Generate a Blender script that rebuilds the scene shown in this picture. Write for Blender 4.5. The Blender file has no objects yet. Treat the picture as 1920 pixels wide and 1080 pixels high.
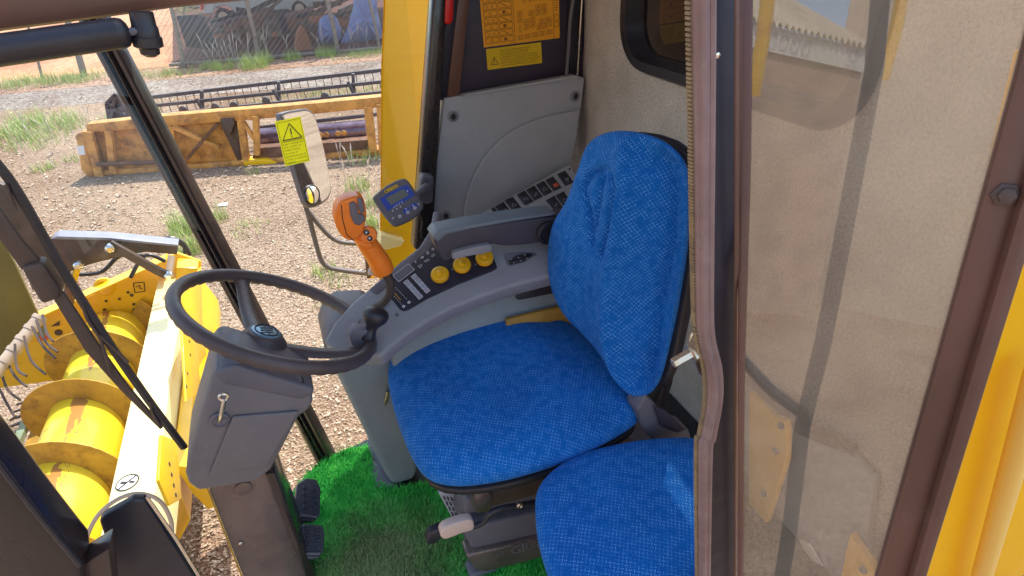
import bpy, bmesh, math, random
from mathutils import Vector as V, Matrix
random.seed(7)
S = bpy.context.scene; COL = S.collection
# ---------------------------------------------------------------- camera
FPX = 1105.0
PIT, YAW, ROL = math.radians(32), math.radians(20), math.radians(3.9)
CF = V((math.sin(YAW)*math.cos(PIT), math.cos(YAW)*math.cos(PIT), -math.sin(PIT)))
_r = V((math.cos(YAW), -math.sin(YAW), 0)); _u = _r.cross(CF)
CR = _r*math.cos(ROL) - _u*math.sin(ROL); CU = _r*math.sin(ROL) + _u*math.cos(ROL)
CC = V((0, 0, 1.4))
cam = bpy.data.cameras.new('camera'); camo = bpy.data.objects.new('camera', cam); COL.objects.link(camo)
cam.sensor_width = 36; cam.lens = 36*FPX/1920; cam.clip_start = .02; cam.clip_end = 900
camo.matrix_world = Matrix(((CR.x, CU.x, -CF.x, CC.x), (CR.y, CU.y, -CF.y, CC.y), (CR.z, CU.z, -CF.z, CC.z), (0, 0, 0, 1)))
S.camera = camo
# ---------------------------------------------------------------- sky, sun, exposure
SUN_DIR = V((.50, .52, 1.15)).normalized()        # towards the sun
el = math.asin(SUN_DIR.z); az = math.atan2(SUN_DIR.x, SUN_DIR.y)
W = bpy.data.worlds.new('World'); S.world = W; W.use_nodes = True
wn = W.node_tree; bg = wn.nodes['Background']
sky = wn.nodes.new('ShaderNodeTexSky'); sky.sky_type = 'NISHITA'; sky.sun_disc = False
sky.sun_elevation = el; sky.sun_rotation = az; sky.air_density = 1.2; sky.dust_density = 1.6
wn.links.new(sky.outputs[0], bg.inputs[0]); bg.inputs[1].default_value = .15
sl = bpy.data.lights.new('sun', 'SUN'); sl.energy = 2.4; sl.angle = math.radians(.5); sl.color = (1, .95, .86)
so = bpy.data.objects.new('sun', sl); COL.objects.link(so); so.rotation_euler = (-SUN_DIR).to_track_quat('-Z', 'Y').to_euler()
S.view_settings.view_transform = 'Standard'; S.view_settings.look = 'None'
S.view_settings.exposure = 1.46; S.view_settings.gamma = 1
try:
    S.cycles.max_bounces = 10; S.cycles.transparent_max_bounces = 16; S.cycles.use_denoising = True
except Exception: pass
# ---------------------------------------------------------------- helpers: rays onto real planes
def ray(u, w): return CF + CR*((u-960)/FPX) - CU*((w-540)/FPX)
def at(u, w, **k):
    a, v = list(k.items())[0]; i = 'xyz'.index(a); d = ray(u, w)
    return CC + d*((v-CC[i])/d[i])
def on(u, w, pl):
    d = ray(u, w); p, n = V(pl[0]), V(pl[1])
    return CC + d*((p-CC).dot(n)/d.dot(n))
def many(px, pl): return [on(u, w, pl) for u, w in px]
def PY(y): return ((0, y, 0), (0, -1, 0))
def PX(x): return ((x, 0, 0), (-1, 0, 0))
def PZ(z): return ((0, 0, z), (0, 0, 1))
def cr(pts, n=6, closed=False):
    pts = [V(p) for p in pts]; m = len(pts); out = []
    for i in range(m if closed else m-1):
        g = (lambda j: pts[j % m]) if closed else (lambda j: pts[max(0, min(m-1, j))])
        a, b, c, d = g(i-1), g(i), g(i+1), g(i+2)
        for k in range(n):
            t = k/n
            out.append(.5*((2*b)+(c-a)*t+(2*a-5*b+4*c-d)*t*t+(3*b-a-3*c+d)*t**3))
    if not closed: out.append(pts[-1])
    return out
# ---------------------------------------------------------------- materials
def nt(name):
    m = bpy.data.materials.new(name); m.use_nodes = True; t = m.node_tree
    return m, t, t.nodes['Principled BSDF']
def ramp(t, src, stops):
    r = t.nodes.new('ShaderNodeValToRGB'); t.links.new(src, r.inputs[0]); e = r.color_ramp.elements
    while len(e) < len(stops): e.new(.5)
    for q, (p, c) in zip(e, stops): q.position = p; q.color = (*c, 1)
    return r.outputs[0]
def noise(t, scale, detail=4, rough=.6, vec=None):
    n = t.nodes.new('ShaderNodeTexNoise'); n.inputs['Scale'].default_value = scale
    n.inputs['Detail'].default_value = detail; n.inputs['Roughness'].default_value = rough
    if vec is None:
        g = t.nodes.new('ShaderNodeNewGeometry'); vec = g.outputs['Position']
    t.links.new(vec, n.inputs['Vector']); return n.outputs[0]
def mixc(t, f, a, b, mode='MIX'):
    m = t.nodes.new('ShaderNodeMix'); m.data_type = 'RGBA'; m.blend_type = mode
    for s, v in ((0, f), (6, a), (7, b)):
        if isinstance(v, bpy.types.NodeSocket): t.links.new(v, m.inputs[s])
        else: m.inputs[s].default_value = v if s == 0 else (*v, 1)
    return m.outputs[2]
def mth(t, op, a, b=None, c=None):
    m = t.nodes.new('ShaderNodeMath'); m.operation = op
    for i, v in enumerate((a, b, c)):
        if v is None: continue
        if isinstance(v, bpy.types.NodeSocket): t.links.new(v, m.inputs[i])
        else: m.inputs[i].default_value = v
    return m.outputs[0]
def bump(t, b, h, st, dist=.002):
    n = t.nodes.new('ShaderNodeBump'); n.inputs['Strength'].default_value = st; n.inputs['Distance'].default_value = dist
    t.links.new(h, n.inputs['Height']); t.links.new(n.outputs[0], b.inputs['Normal'])
def mat(name, c, rough=.5, metal=0, var=.12, vs=8, bs=0, bscale=300, coat=0, dirt=None, ds=6, dt=(.55, .7), spec=.5):
    m, t, b = nt(name)
    lo = tuple(x*(1-var) for x in c); hi = tuple(min(1, x*(1+var)) for x in c)
    o = ramp(t, noise(t, vs), [(.3, lo), (.7, hi)])
    if dirt:
        f = ramp(t, noise(t, ds, 8, .7), [(dt[0], (0, 0, 0)), (dt[1], (1, 1, 1))])
        o = mixc(t, f, o, dirt)
    if bs:     # fine dust and handling marks
        df = ramp(t, noise(t, 45, 9, .8), [(.5, (0, 0, 0)), (.78, (.35, .35, .35))])
        o = mixc(t, df, o, tuple(min(1, x*1.35+.035) for x in c))
    t.links.new(o, b.inputs['Base Color'])
    r = ramp(t, noise(t, vs*3, 6), [(.3, (max(0, rough-.07),)*3), (.75, (min(1, rough+.1),)*3)])
    t.links.new(r, b.inputs['Roughness']); b.inputs['Metallic'].default_value = metal
    b.inputs['Coat Weight'].default_value = coat; b.inputs['Specular IOR Level'].default_value = spec
    if bs: bump(t, b, noise(t, bscale, 3), bs, .001)
    return m
M = {}
M['grey'] = mat('grey_plastic', (.37, .38, .40), .55, bs=.25, bscale=900, var=.06)
M['grey_lt'] = mat('light_grey_plastic', (.25, .25, .27), .5, bs=.2, bscale=900, var=.06)
M['grey_dk'] = mat('dark_grey_plastic', (.13, .12, .14), .5, bs=.3, bscale=900, var=.1)
M['grey_blue'] = mat('console_grey', (.22, .255, .27), .6, bs=.25, bscale=800, var=.08)
M['column'] = mat('column_plastic', (.155, .142, .148), .5, bs=.3, bscale=900, var=.07)
M['black'] = mat('black_plastic', (.022, .02, .026), .38, bs=.2, bscale=700, var=.25)
M['rubber'] = mat('wheel_rubber', (.085, .062, .062), .45, bs=.35, bscale=700, var=.2)
M['gloss'] = mat('glossy_black_paint', (.025, .018, .019), .27, coat=.25, var=.2, dirt=(.09, .065, .06), ds=5, dt=(.6, .95))
M['pillar'] = mat('pillar_black', (.05, .030, .026), .32, coat=.2, var=.15, vs=6)
M['door_br'] = mat('brown_frame_paint', (.13, .060, .042), .4, var=.2, vs=5, dirt=(.16, .09, .07), ds=14, dt=(.62, .8))
M['seal'] = mat('door_seal_rubber', (.23, .15, .145), .5, var=.18, vs=14, bs=.3, bscale=220, dirt=(.30, .22, .22), ds=30, dt=(.5, .8))
M['brass'] = mat('seal_teeth', (.26, .18, .10), .5, var=.3, vs=60)
M['navy'] = mat('dark_jamb', (.014, .012, .025), .5, var=.3, vs=12)
M['dpanel'] = mat('dark_upper_panel', (.038, .030, .050), .5, var=.2, vs=6)
M['yellow'] = mat('yellow_paint', (.90, .50, .006), .36, coat=.1, var=.05, vs=3, dirt=(.72, .36, .01), ds=2, dt=(.5, .9), spec=.35)
M['yel_hdr'] = mat('header_yellow', (.86, .50, .006), .36, coat=.15, var=.08, vs=4, dirt=(.55, .24, .02), ds=5, dt=(.6, .74))
M['yel_glare'] = mat('glare_pale_yellow', (.93, .80, .38), .3, var=.05, vs=4, coat=.3)  # yellow paled so the colour carries sun glare and highlight
M['yel_flight'] = mat('flight_yellow', (.52, .29, .03), .45, var=.2, vs=7, dirt=(.22, .10, .02), ds=11, dt=(.5, .72))
M['yel_old'] = mat('worn_yellow', (.64, .30, .07), .6, var=.22, vs=4, dirt=(.22, .09, .035), ds=5, dt=(.46, .70))
M['rust'] = mat('rusty_steel', (.16, .075, .04), .75, var=.4, vs=9, bs=.5, bscale=80)
M['dsteel'] = mat('dark_steel', (.09, .062, .052), .5, .2, var=.3, vs=10)
M['reel'] = mat('weathered_reel', (.10, .085, .09), .6, var=.25, vs=9)
M['bsteel'] = mat('blued_steel', (.20, .14, .17), .3, .8, var=.35, vs=4)
M['chrome'] = mat('bright_metal', (.72, .70, .66), .22, 1, var=.1, vs=60)
M['zinc'] = mat('zinc_bolt', (.62, .52, .42), .3, .9, var=.2, vs=60)
M['orange'] = mat('orange_plastic', (.85, .20, .008), .38, var=.08, vs=20, bs=.1, bscale=500)
M['knob'] = mat('knob_yellow', (.78, .40, .004), .4, var=.08, vs=40)
M['blue_p'] = mat('blue_bezel', (.008, .045, .42), .4, var=.05)
M['lcd'] = mat('lcd_glass', (.13, .12, .075), .25, var=.05)
M['white'] = mat('white_print', (.75, .75, .75), .5, var=.03)
M['lt_btn'] = mat('light_key', (.42, .42, .46), .45, var=.05)
M['ink'] = mat('dark_print', (.03, .02, .015), .6, var=.05)
M['ink_br'] = mat('brown_print', (.22, .07, .005), .6, var=.05)
M['stk_or'] = mat('orange_decal', (.86, .37, .012), .5, var=.05, vs=5)
M['stk_ye'] = mat('yellow_decal', (.72, .47, .006), .45, var=.05, vs=5)
M['stk_br'] = mat('bright_yellow_decal', (.90, .86, .005), .35, var=.05, vs=8)
M['red'] = mat('red_plastic', (.62, .01, .012), .35, var=.05)
M['red_s'] = mat('red_symbol', (.7, .09, .04), .5, var=.05)
M['beige'] = mat('beige_grip', (.60, .45, .37), .5, var=.06)
M['plate'] = mat('column_plate', (.14, .10, .09), .3, .2, var=.35, vs=7, coat=.2, dirt=(.17, .13, .11), ds=9, dt=(.45, .7))
M['tarp'] = mat('blue_tarp', (.17, .22, .42), .6, var=.15, vs=3, bs=.6, bscale=5)
M['van'] = mat('pale_body', (.52, .53, .52), .35, var=.06)
M['post'] = mat('weathered_post', (.27, .22, .18), .85, var=.3, vs=12, bs=.6, bscale=60)
M['wire'] = mat('fence_wire', (.42, .36, .34), .5, .3, var=.1)
M['olive'] = mat('olive_panel', (.17, .135, .035), .6, var=.2, vs=3)
M['pvc'] = mat('pale_tube', (.50, .38, .28), .5, var=.15, vs=9)
M['wood'] = mat('yellow_board', (.42, .22, .03), .55, var=.2, vs=15)
M['clay'] = mat('red_clay', (.33, .13, .06), .9, var=.25, vs=1.2, bs=.8, bscale=6)
M['wall_w'] = mat('white_fascia', (.62, .60, .58), .6, var=.06, vs=1)
M['wall_b'] = mat('brown_store_wall', (.40, .28, .21), .8, var=.2, vs=1)
M['roofsh'] = mat('corrugated_roof', (.48, .42, .33), .6, var=.15, vs=1.5)
M['greensteel'] = mat('pale_green_steel', (.22, .27, .17), .6, var=.2)
M['paper'] = mat('white_scrap', (.8, .8, .78), .7)
def fabric():
    m, t, b = nt('blue_woven_fabric')
    uv = t.nodes.new('ShaderNodeUVMap'); uv.uv_map = 'weave'
    mp = t.nodes.new('ShaderNodeMapping'); mp.inputs['Scale'].default_value = (140, 140, 140); mp.inputs['Rotation'].default_value = (0, 0, .6)
    t.links.new(uv.outputs[0], mp.inputs[0])
    sp = t.nodes.new('ShaderNodeSeparateXYZ'); t.links.new(mp.outputs[0], sp.inputs[0])
    x, y = sp.outputs[0], sp.outputs[1]
    fx, fy = mth(t, 'FRACT', x), mth(t, 'FRACT', y)
    par = mth(t, 'FLOORED_MODULO', mth(t, 'ADD', mth(t, 'FLOOR', x), mth(t, 'FLOOR', y)), 2)
    ax, ay = mth(t, 'ABSOLUTE', mth(t, 'SUBTRACT', fx, .5)), mth(t, 'ABSOLUTE', mth(t, 'SUBTRACT', fy, .5))
    d1 = mth(t, 'MULTIPLY', mth(t, 'LESS_THAN', ax, .48), mth(t, 'LESS_THAN', ay, .13))
    d2 = mth(t, 'MULTIPLY', mth(t, 'LESS_THAN', ay, .48), mth(t, 'LESS_THAN', ax, .13))
    d = mth(t, 'ADD', mth(t, 'MULTIPLY', d1, par), mth(t, 'MULTIPLY', d2, mth(t, 'SUBTRACT', 1, par)))
    # worn, uneven threads
    n = noise(t, .33, 2, .8, mp.outputs[0])
    w = mth(t, 'MULTIPLY', d, mth(t, 'MULTIPLY', mth(t, 'SUBTRACT', n, .38), 2.6))
    w = mth(t, 'MINIMUM', mth(t, 'MAXIMUM', w, 0), .58)
    base = ramp(t, noise(t, 9, 3), [(.3, (.001, .110, .42)), (.7, (.001, .138, .50))])
    fine = ramp(t, noise(t, 900, 2), [(.35, (.7, .7, .7)), (.65, (1.15, 1.15, 1.15))])
    base = mixc(t, 1.0, base, fine, 'MULTIPLY')
    t.links.new(mixc(t, w, base, (.18, .45, .88)), b.inputs['Base Color'])
    b.inputs['Roughness'].default_value = .85; b.inputs['Sheen Weight'].default_value = .12
    b.inputs['Sheen Tint'].default_value = (.3, .55, 1, 1); b.inputs['Specular IOR Level'].default_value = .2
    hh = mth(t, 'ADD', mth(t, 'MULTIPLY', d, .5), noise(t, 500, 3))
    bump(t, b, hh, .5, .0012); return m
M['fabric'] = fabric()
M['arm_s'] = mat('armrest_side', (.055, .048, .062), .5, var=.1, bs=.3, bscale=700)
M['arm_t'] = mat('armrest_lit_top', (.15, .18, .20), .5, var=.1, bs=.3, bscale=500)  # lighter bluish top, its highlight put into the colour
M['badge'] = mat('badge_blue', (.20, .34, .44), .25, .3, var=.05)
M['yel_gloss'] = mat('glossy_yellow', (.94, .56, .01), .16, coat=.7, var=.04, vs=2, bs=.5, bscale=2.2)
M['pedal'] = mat('pedal_rubber', (.06, .06, .075), .22, var=.1)
M['capm'] = mat('arm_edge', (.22, .22, .26), .5)
M['yel_flat'] = mat('body_yellow', (.92, .50, .003), .5, var=.04, vs=3, spec=.15)
M['wall_t'] = mat('tan_render', (.50, .40, .31), .8, var=.12, vs=.5)
def felt():
    m, t, b = nt('grey_brown_felt')
    a = ramp(t, noise(t, 150, 8, .85), [(.34, (.26, .23, .205)), (.5, (.52, .475, .435)), (.72, (.76, .71, .66))])
    c = ramp(t, noise(t, 7, 5, .6), [(.3, (.82, .80, .78)), (.7, (1.1, 1.08, 1.05))])
    t.links.new(mixc(t, 1.0, a, c, 'MULTIPLY'), b.inputs['Base Color'])
    b.inputs['Roughness'].default_value = .95; b.inputs['Specular IOR Level'].default_value = .1
    bump(t, b, noise(t, 500, 4), .5, .002); return m
M['felt'] = felt()
def glass(name, tint, refl, dust=0):
    m, t, b = nt(name); t.nodes.remove(b)
    tr = t.nodes.new('ShaderNodeBsdfTransparent'); tr.inputs[0].default_value = (*tint, 1)
    g = t.nodes.new('ShaderNodeBsdfGlossy'); g.inputs['Roughness'].default_value = .015
    ge = t.nodes.new('ShaderNodeNewGeometry'); dp = t.nodes.new('ShaderNodeVectorMath'); dp.operation = 'DOT_PRODUCT'
    t.links.new(ge.outputs['Incoming'], dp.inputs[0]); t.links.new(ge.outputs['Normal'], dp.inputs[1])
    sch = mth(t, 'POWER', mth(t, 'SUBTRACT', 1, mth(t, 'ABSOLUTE', dp.outputs['Value'])), 5)
    k = mth(t, 'MINIMUM', mth(t, 'ADD', mth(t, 'MULTIPLY', sch, .96), .04+refl), 1.0)
    x = t.nodes.new('ShaderNodeMixShader'); t.links.new(k, x.inputs[0]); t.links.new(tr.outputs[0], x.inputs[1]); t.links.new(g.outputs[0], x.inputs[2])
    out = x.outputs[0]
    if dust:
        df = t.nodes.new('ShaderNodeBsdfDiffuse'); df.inputs[0].default_value = (.62, .54, .43, 1)
        f1 = ramp(t, noise(t, 5, 6, .65), [(.35, (dust*.6,)*3), (.7, (dust*1.5,)*3)])
        x2 = t.nodes.new('ShaderNodeMixShader'); t.links.new(f1, x2.inputs[0]); t.links.new(out, x2.inputs[1]); t.links.new(df.outputs[0], x2.inputs[2]); out = x2.outputs[0]
    t.links.new(out, t.nodes['Material Output'].inputs[0]); return m
M['glass'] = glass('clear_glass', (.95, .97, .95), -.01)
M['pane'] = glass('bronze_pane', (.97, .91, .82), .10, .13)
M['dglass'] = glass('smoked_glass', (.30, .24, .20), .06)
mm, t_, b_ = nt('mirror_glass'); b_.inputs['Metallic'].default_value = 1; b_.inputs['Roughness'].default_value = .02; b_.inputs['Base Color'].default_value = (.86, .88, .86, 1); M['mirror'] = mm
def ground_mat(name, cols, chips=42, big=.35, bs=.9):
    m, t, b = nt(name)
    g = t.nodes.new('ShaderNodeNewGeometry')
    v = t.nodes.new('ShaderNodeTexVoronoi'); v.inputs['Scale'].default_value = chips; v.inputs['Randomness'].default_value = 1
    mp = t.nodes.new('ShaderNodeMapping'); mp.inputs['Scale'].default_value = (1, 1.5, 1); t.links.new(g.outputs['Position'], mp.inputs[0])
    wv = noise(t, 9, 3)
    t.links.new(mp.outputs[0], v.inputs['Vector'])
    bw = t.nodes.new('ShaderNodeRGBToBW'); t.links.new(v.outputs['Color'], bw.inputs[0])
    o = ramp(t, bw.outputs[0], [(.1, cols[0]), (.5, cols[1]), (.9, cols[2])])
    n2 = ramp(t, noise(t, big, 6, .65), [(.32, (.70, .62, .56)), (.5, (1, .97, .94)), (.70, (1.18, 1.16, 1.12))])
    o = mixc(t, 1.0, o, n2, 'MULTIPLY')
    n3 = ramp(t, noise(t, 14, 6, .75), [(.3, (.62, .58, .55)), (.55, (1, 1, 1))])
    o = mixc(t, .8, o, n3, 'MULTIPLY')
    t.links.new(o, b.inputs['Base Color']); b.inputs['Roughness'].default_value = .95; b.inputs['Specular IOR Level'].default_value = .15
    hh = mth(t, 'ADD', v.outputs['Distance'], noise(t, 30, 5)); bump(t, b, hh, bs, .02); return m
M['ground'] = ground_mat('chip_ground', [(.22, .145, .095), (.38, .27, .19), (.57, .44, .33)], 58)
M['road'] = ground_mat('gravel_road', [(.17, .14, .12), (.27, .23, .20), (.40, .35, .31)], 16, .8, .7)
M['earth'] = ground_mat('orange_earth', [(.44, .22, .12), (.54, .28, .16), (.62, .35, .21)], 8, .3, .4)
M['shade_soil'] = ground_mat('red_soil_with_shade', [(.07, .035, .03), (.12, .055, .045), (.20, .09, .065)], 6, .6, .6)  # red soil darkened to carry the shade behind the fence
M['verge'] = ground_mat('brown_verge', [(.22, .13, .09), (.36, .23, .16), (.52, .38, .28)], 14, .6, .8)
m, t, b = nt('dry_chips'); t.links.new(ramp(t, noise(t, 23, 5, .8), [(.36, (.13, .08, .055)), (.46, (.36, .25, .17)), (.56, (.56, .45, .33)), (.66, (.74, .66, .54))]), b.inputs['Base Color']); b.inputs['Roughness'].default_value = .95; M['chips'] = m
def grass_mat(name, a, b2, c, dirt=None):
    m, t, b = nt(name)
    o = ramp(t, noise(t, 22, 4, .7), [(.3, a), (.5, b2), (.72, c)])
    if dirt:   # trodden, soiled patch by the seat
        g = t.nodes.new('ShaderNodeNewGeometry'); dv = t.nodes.new('ShaderNodeVectorMath'); dv.operation = 'DISTANCE'; t.links.new(g.outputs['Position'], dv.inputs[0]); dv.inputs[1].default_value = dirt
        q = mth(t, 'ADD', dv.outputs['Value'], mth(t, 'MULTIPLY', noise(t, 14, 5, .7), .22))
        o = mixc(t, ramp(t, q, [(.20, (.75,)*3), (.36, (0,)*3)]), o, (.30, .26, .13))
    t.links.new(o, b.inputs['Base Color'])
    b.inputs['Roughness'].default_value = .6; b.inputs['Specular IOR Level'].default_value = .3
    return m
M['turf'] = grass_mat('green_turf', (.018, .30, .035), (.045, .50, .06), (.14, .68, .10), tuple(at(720, 1070, z=.01)))
M['weed'] = grass_mat('weeds', (.26, .34, .09), (.40, .50, .14), (.56, .55, .26))
M['straw'] = mat('dry_stalks', (.62, .52, .42), .8, var=.2, vs=9)
# ---------------------------------------------------------------- objects
ORG = {}
def thing(name, label, cat, loc=(0, 0, 0), group=None):
    o = bpy.data.objects.new(name, None); COL.objects.link(o); o.location = loc; o.empty_display_size = .05
    o['label'] = label; o['category'] = cat
    if group: o['group'] = group
    ORG[o] = V(loc); return o
def tag(o, label, cat, group=None, kind=None):
    if label: o['label'] = label
    if cat: o['category'] = cat
    if group: o['group'] = group
    if kind: o['kind'] = kind
    return o
def link(name, bm, m, parent=None, angle=38, smooth=True):
    me = bpy.data.meshes.new(name)
    org = V((0, 0, 0)); p = parent
    while p is not None:
        if p in ORG: org = ORG[p]; break
        p = p.parent
    if parent is not None: bmesh.ops.translate(bm, verts=bm.verts, vec=-org)
    bmesh.ops.recalc_face_normals(bm, faces=bm.faces)
    if smooth:
        a = math.radians(angle)
        for f in bm.faces: f.smooth = True
        for e in bm.edges:
            if len(e.link_faces) == 2 and e.calc_face_angle(0) > a: e.smooth = False
    bm.to_mesh(me); bm.free()
    me.materials.append(M[m] if isinstance(m, str) else m)
    o = bpy.data.objects.new(name, me); COL.objects.link(o)
    if parent is not None: o.parent = parent
    return o
def add_prism(bm, pts, ext, bev=0, seg=2):
    pts = [V(p) for p in pts]; ext = V(ext)
    b = bmesh.new()
    a = [b.verts.new(p) for p in pts]; c = [b.verts.new(p+ext) for p in pts]
    b.faces.new(a); b.faces.new(list(reversed(c)))
    n = len(pts)
    for i in range(n): b.faces.new((a[i], c[i], c[(i+1) % n], a[(i+1) % n]))
    bmesh.ops.recalc_face_normals(b, faces=b.faces)
    if bev:
        ed = [e for e in b.edges if e.calc_face_angle(0) > .45]
        bmesh.ops.bevel(b, geom=ed, offset=bev, segments=seg, profile=.5, affect='EDGES', clamp_overlap=True)
    me = bpy.data.meshes.new('t'); b.to_mesh(me); b.free(); bm.from_mesh(me); bpy.data.meshes.remove(me)
def prism(name, pts, ext, m, parent=None, bev=0, seg=2):
    bm = bmesh.new(); add_prism(bm, pts, ext, bev, seg); return link(name, bm, m, parent)
def add_box(bm, c, s, rot=None, bev=0, seg=2):
    R = rot or Matrix.Identity(3); c = V(c)
    q = [c + R @ V((x*s[0]/2, y*s[1]/2, -s[2]/2)) for x, y in ((-1, -1), (1, -1), (1, 1), (-1, 1))]
    add_prism(bm, q, R @ V((0, 0, s[2])), bev, seg)
def box(name, c, s, m, parent=None, rot=None, bev=0, seg=2):
    bm = bmesh.new(); add_box(bm, c, s, rot, bev, seg); return link(name, bm, m, parent)
def add_tube(bm, pts, r, seg=12, closed=False, flat=1.0, cap=True):
    pts = [V(p) for p in pts]; n = len(pts)
    rs = r if isinstance(r, (list, tuple)) else [r]*n
    if len(rs) != n:
        k = len(rs); rs = [rs[min(k-1, int(i*(k-1)/(n-1)))]*(1-((i*(k-1)/(n-1)) % 1)) + rs[min(k-1, int(i*(k-1)/(n-1))+1)]*((i*(k-1)/(n-1)) % 1) for i in range(n)]
    T = []
    for i in range(n):
        a = pts[(i-1) % n] if (closed or i) else pts[0]; b = pts[(i+1) % n] if (closed or i < n-1) else pts[-1]
        d = (b-a); T.append(d.normalized() if d.length > 1e-9 else V((0, 0, 1)))
    up = V((0, 0, 1)) if abs(T[0].z) < .9 else V((1, 0, 0))
    N = T[0].cross(up).normalized(); rings = []
    for i in range(n):
        N = (N - T[i]*N.dot(T[i])).normalized(); B = T[i].cross(N)
        rings.append([bm.verts.new(pts[i] + (N*math.cos(2*math.pi*k/seg) + B*math.sin(2*math.pi*k/seg)*flat)*rs[i]) for k in range(seg)])
    for i in range(n if closed else n-1):
        A, Bq = rings[i], rings[(i+1) % n]
        off = 0
        if closed and i == n-1:
            off = min(range(seg), key=lambda o: (A[0].co-Bq[o].co).length)
        for k in range(seg):
            bm.faces.new((A[k], A[(k+1) % seg], Bq[(k+1+off) % seg], Bq[(k+off) % seg]))
    if not closed and cap:
        bm.faces.new(list(reversed(rings[0]))); bm.faces.new(rings[-1])
def tube(name, pts, r, m, parent=None, seg=12, closed=False, flat=1.0):
    bm = bmesh.new(); add_tube(bm, pts, r, seg, closed, flat); return link(name, bm, m, parent)
def add_lathe(bm, c, axis, prof, seg=24):
    """prof: (radius, height along axis)"""
    c, ax = V(c), V(axis).normalized()
    a = ax.cross(V((0, 0, 1)) if abs(ax.z) < .9 else V((1, 0, 0))).normalized(); b = ax.cross(a); rings = []
    for r, h in prof:
        rings.append([bm.verts.new(c+ax*h+(a*math.cos(2*math.pi*k/seg)+b*math.sin(2*math.pi*k/seg))*max(r, 1e-5)) for k in range(seg)])
    for A, B in zip(rings, rings[1:]):
        for k in range(seg): bm.faces.new((A[k], A[(k+1) % seg], B[(k+1) % seg], B[k]))
    bm.faces.new(list(reversed(rings[0]))); bm.faces.new(rings[-1])
def lathe(name, c, axis, prof, m, parent=None, seg=24):
    bm = bmesh.new(); add_lathe(bm, c, axis, prof, seg); return link(name, bm, m, parent)
def add_bar(bm, p, q, w, h=None, up=(0, 0, 1), bev=0):
    p, q = V(p), V(q); d = (q-p).normalized(); s = d.cross(V(up)).normalized(); u = s.cross(d); h = h or w
    pts = [p+s*w/2+u*h/2, p-s*w/2+u*h/2, p-s*w/2-u*h/2, p+s*w/2-u*h/2]
    add_prism(bm, pts, q-p, bev)
def bar(name, p, q, w, h, m, parent=None, up=(0, 0, 1), bev=0):
    bm = bmesh.new(); add_bar(bm, p, q, w, h, up, bev); return link(name, bm, m, parent)
def pillow(name, outline, n, Hf, Hb, m, parent, q=2.6, dent=None, N=10, push=0):
    """outline: closed 3-D loop on a plane with normal n; padded towards n by Hf and away by Hb"""
    n = V(n).normalized(); bm = bmesh.new(); uvl = bm.loops.layers.uv.new('weave')
    pts = outline; c = sum(pts, V())/len(pts)
    a = n.cross(V((0, 1, 0)) if abs(n.y) < .8 else V((0, 0, 1))).normalized(); b = n.cross(a)
    def ring(s, h, front):
        out = []
        for p in pts:
            o = c + (p-c)*s; e = 0
            if front and dent: e = dent(o, s)*min(1, (1-s)*8)
            out.append(bm.verts.new(o + n*(h+e)))
        return out
    R = []
    for i in range(1, N+1):                       # back
        s = math.sin(math.pi/2*i/N); R.append(ring(s, -Hb*(1-s**q)**(1/q), False))
    K = 6*N
    for i in range(1, K):
        th = math.pi/2*i/K; s = math.cos(th)**.8; R.append(ring(s, Hf*max(0, (1-s**q))**(1/q), True))
    for A, B in zip(R, R[1:]):
        m_ = len(A)
        for k in range(m_): bm.faces.new((A[k], A[(k+1) % m_], B[(k+1) % m_], B[k]))
    for rg, s in ((R[0], -1), (R[-1], 1)):
        cv = bm.verts.new(sum((v.co for v in rg), V())/len(rg))
        for k in range(len(rg)): bm.faces.new((rg[k], rg[(k+1) % len(rg)], cv))
    uvs = {}; m_ = len(pts); cen = sum((v.co for v in R[-1]), V())/m_
    for k in range(m_):
        d = pts[k]-c; u2 = V((d.dot(a), d.dot(b))).normalized(); L = (R[-1][k].co-cen).length; uvs[R[-1][k]] = u2*L
        for A, B in zip(R[::-1], R[-2::-1]):
            L += (A[k].co-B[k].co).length; uvs[B[k]] = u2*L
    for f in bm.faces:
        for l in f.loops:
            q2 = uvs.get(l.vert, V((0, 0))); l[uvl].uv = (q2.x+5, q2.y+5)
    return link(name, bm, m, parent, 80)
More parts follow.
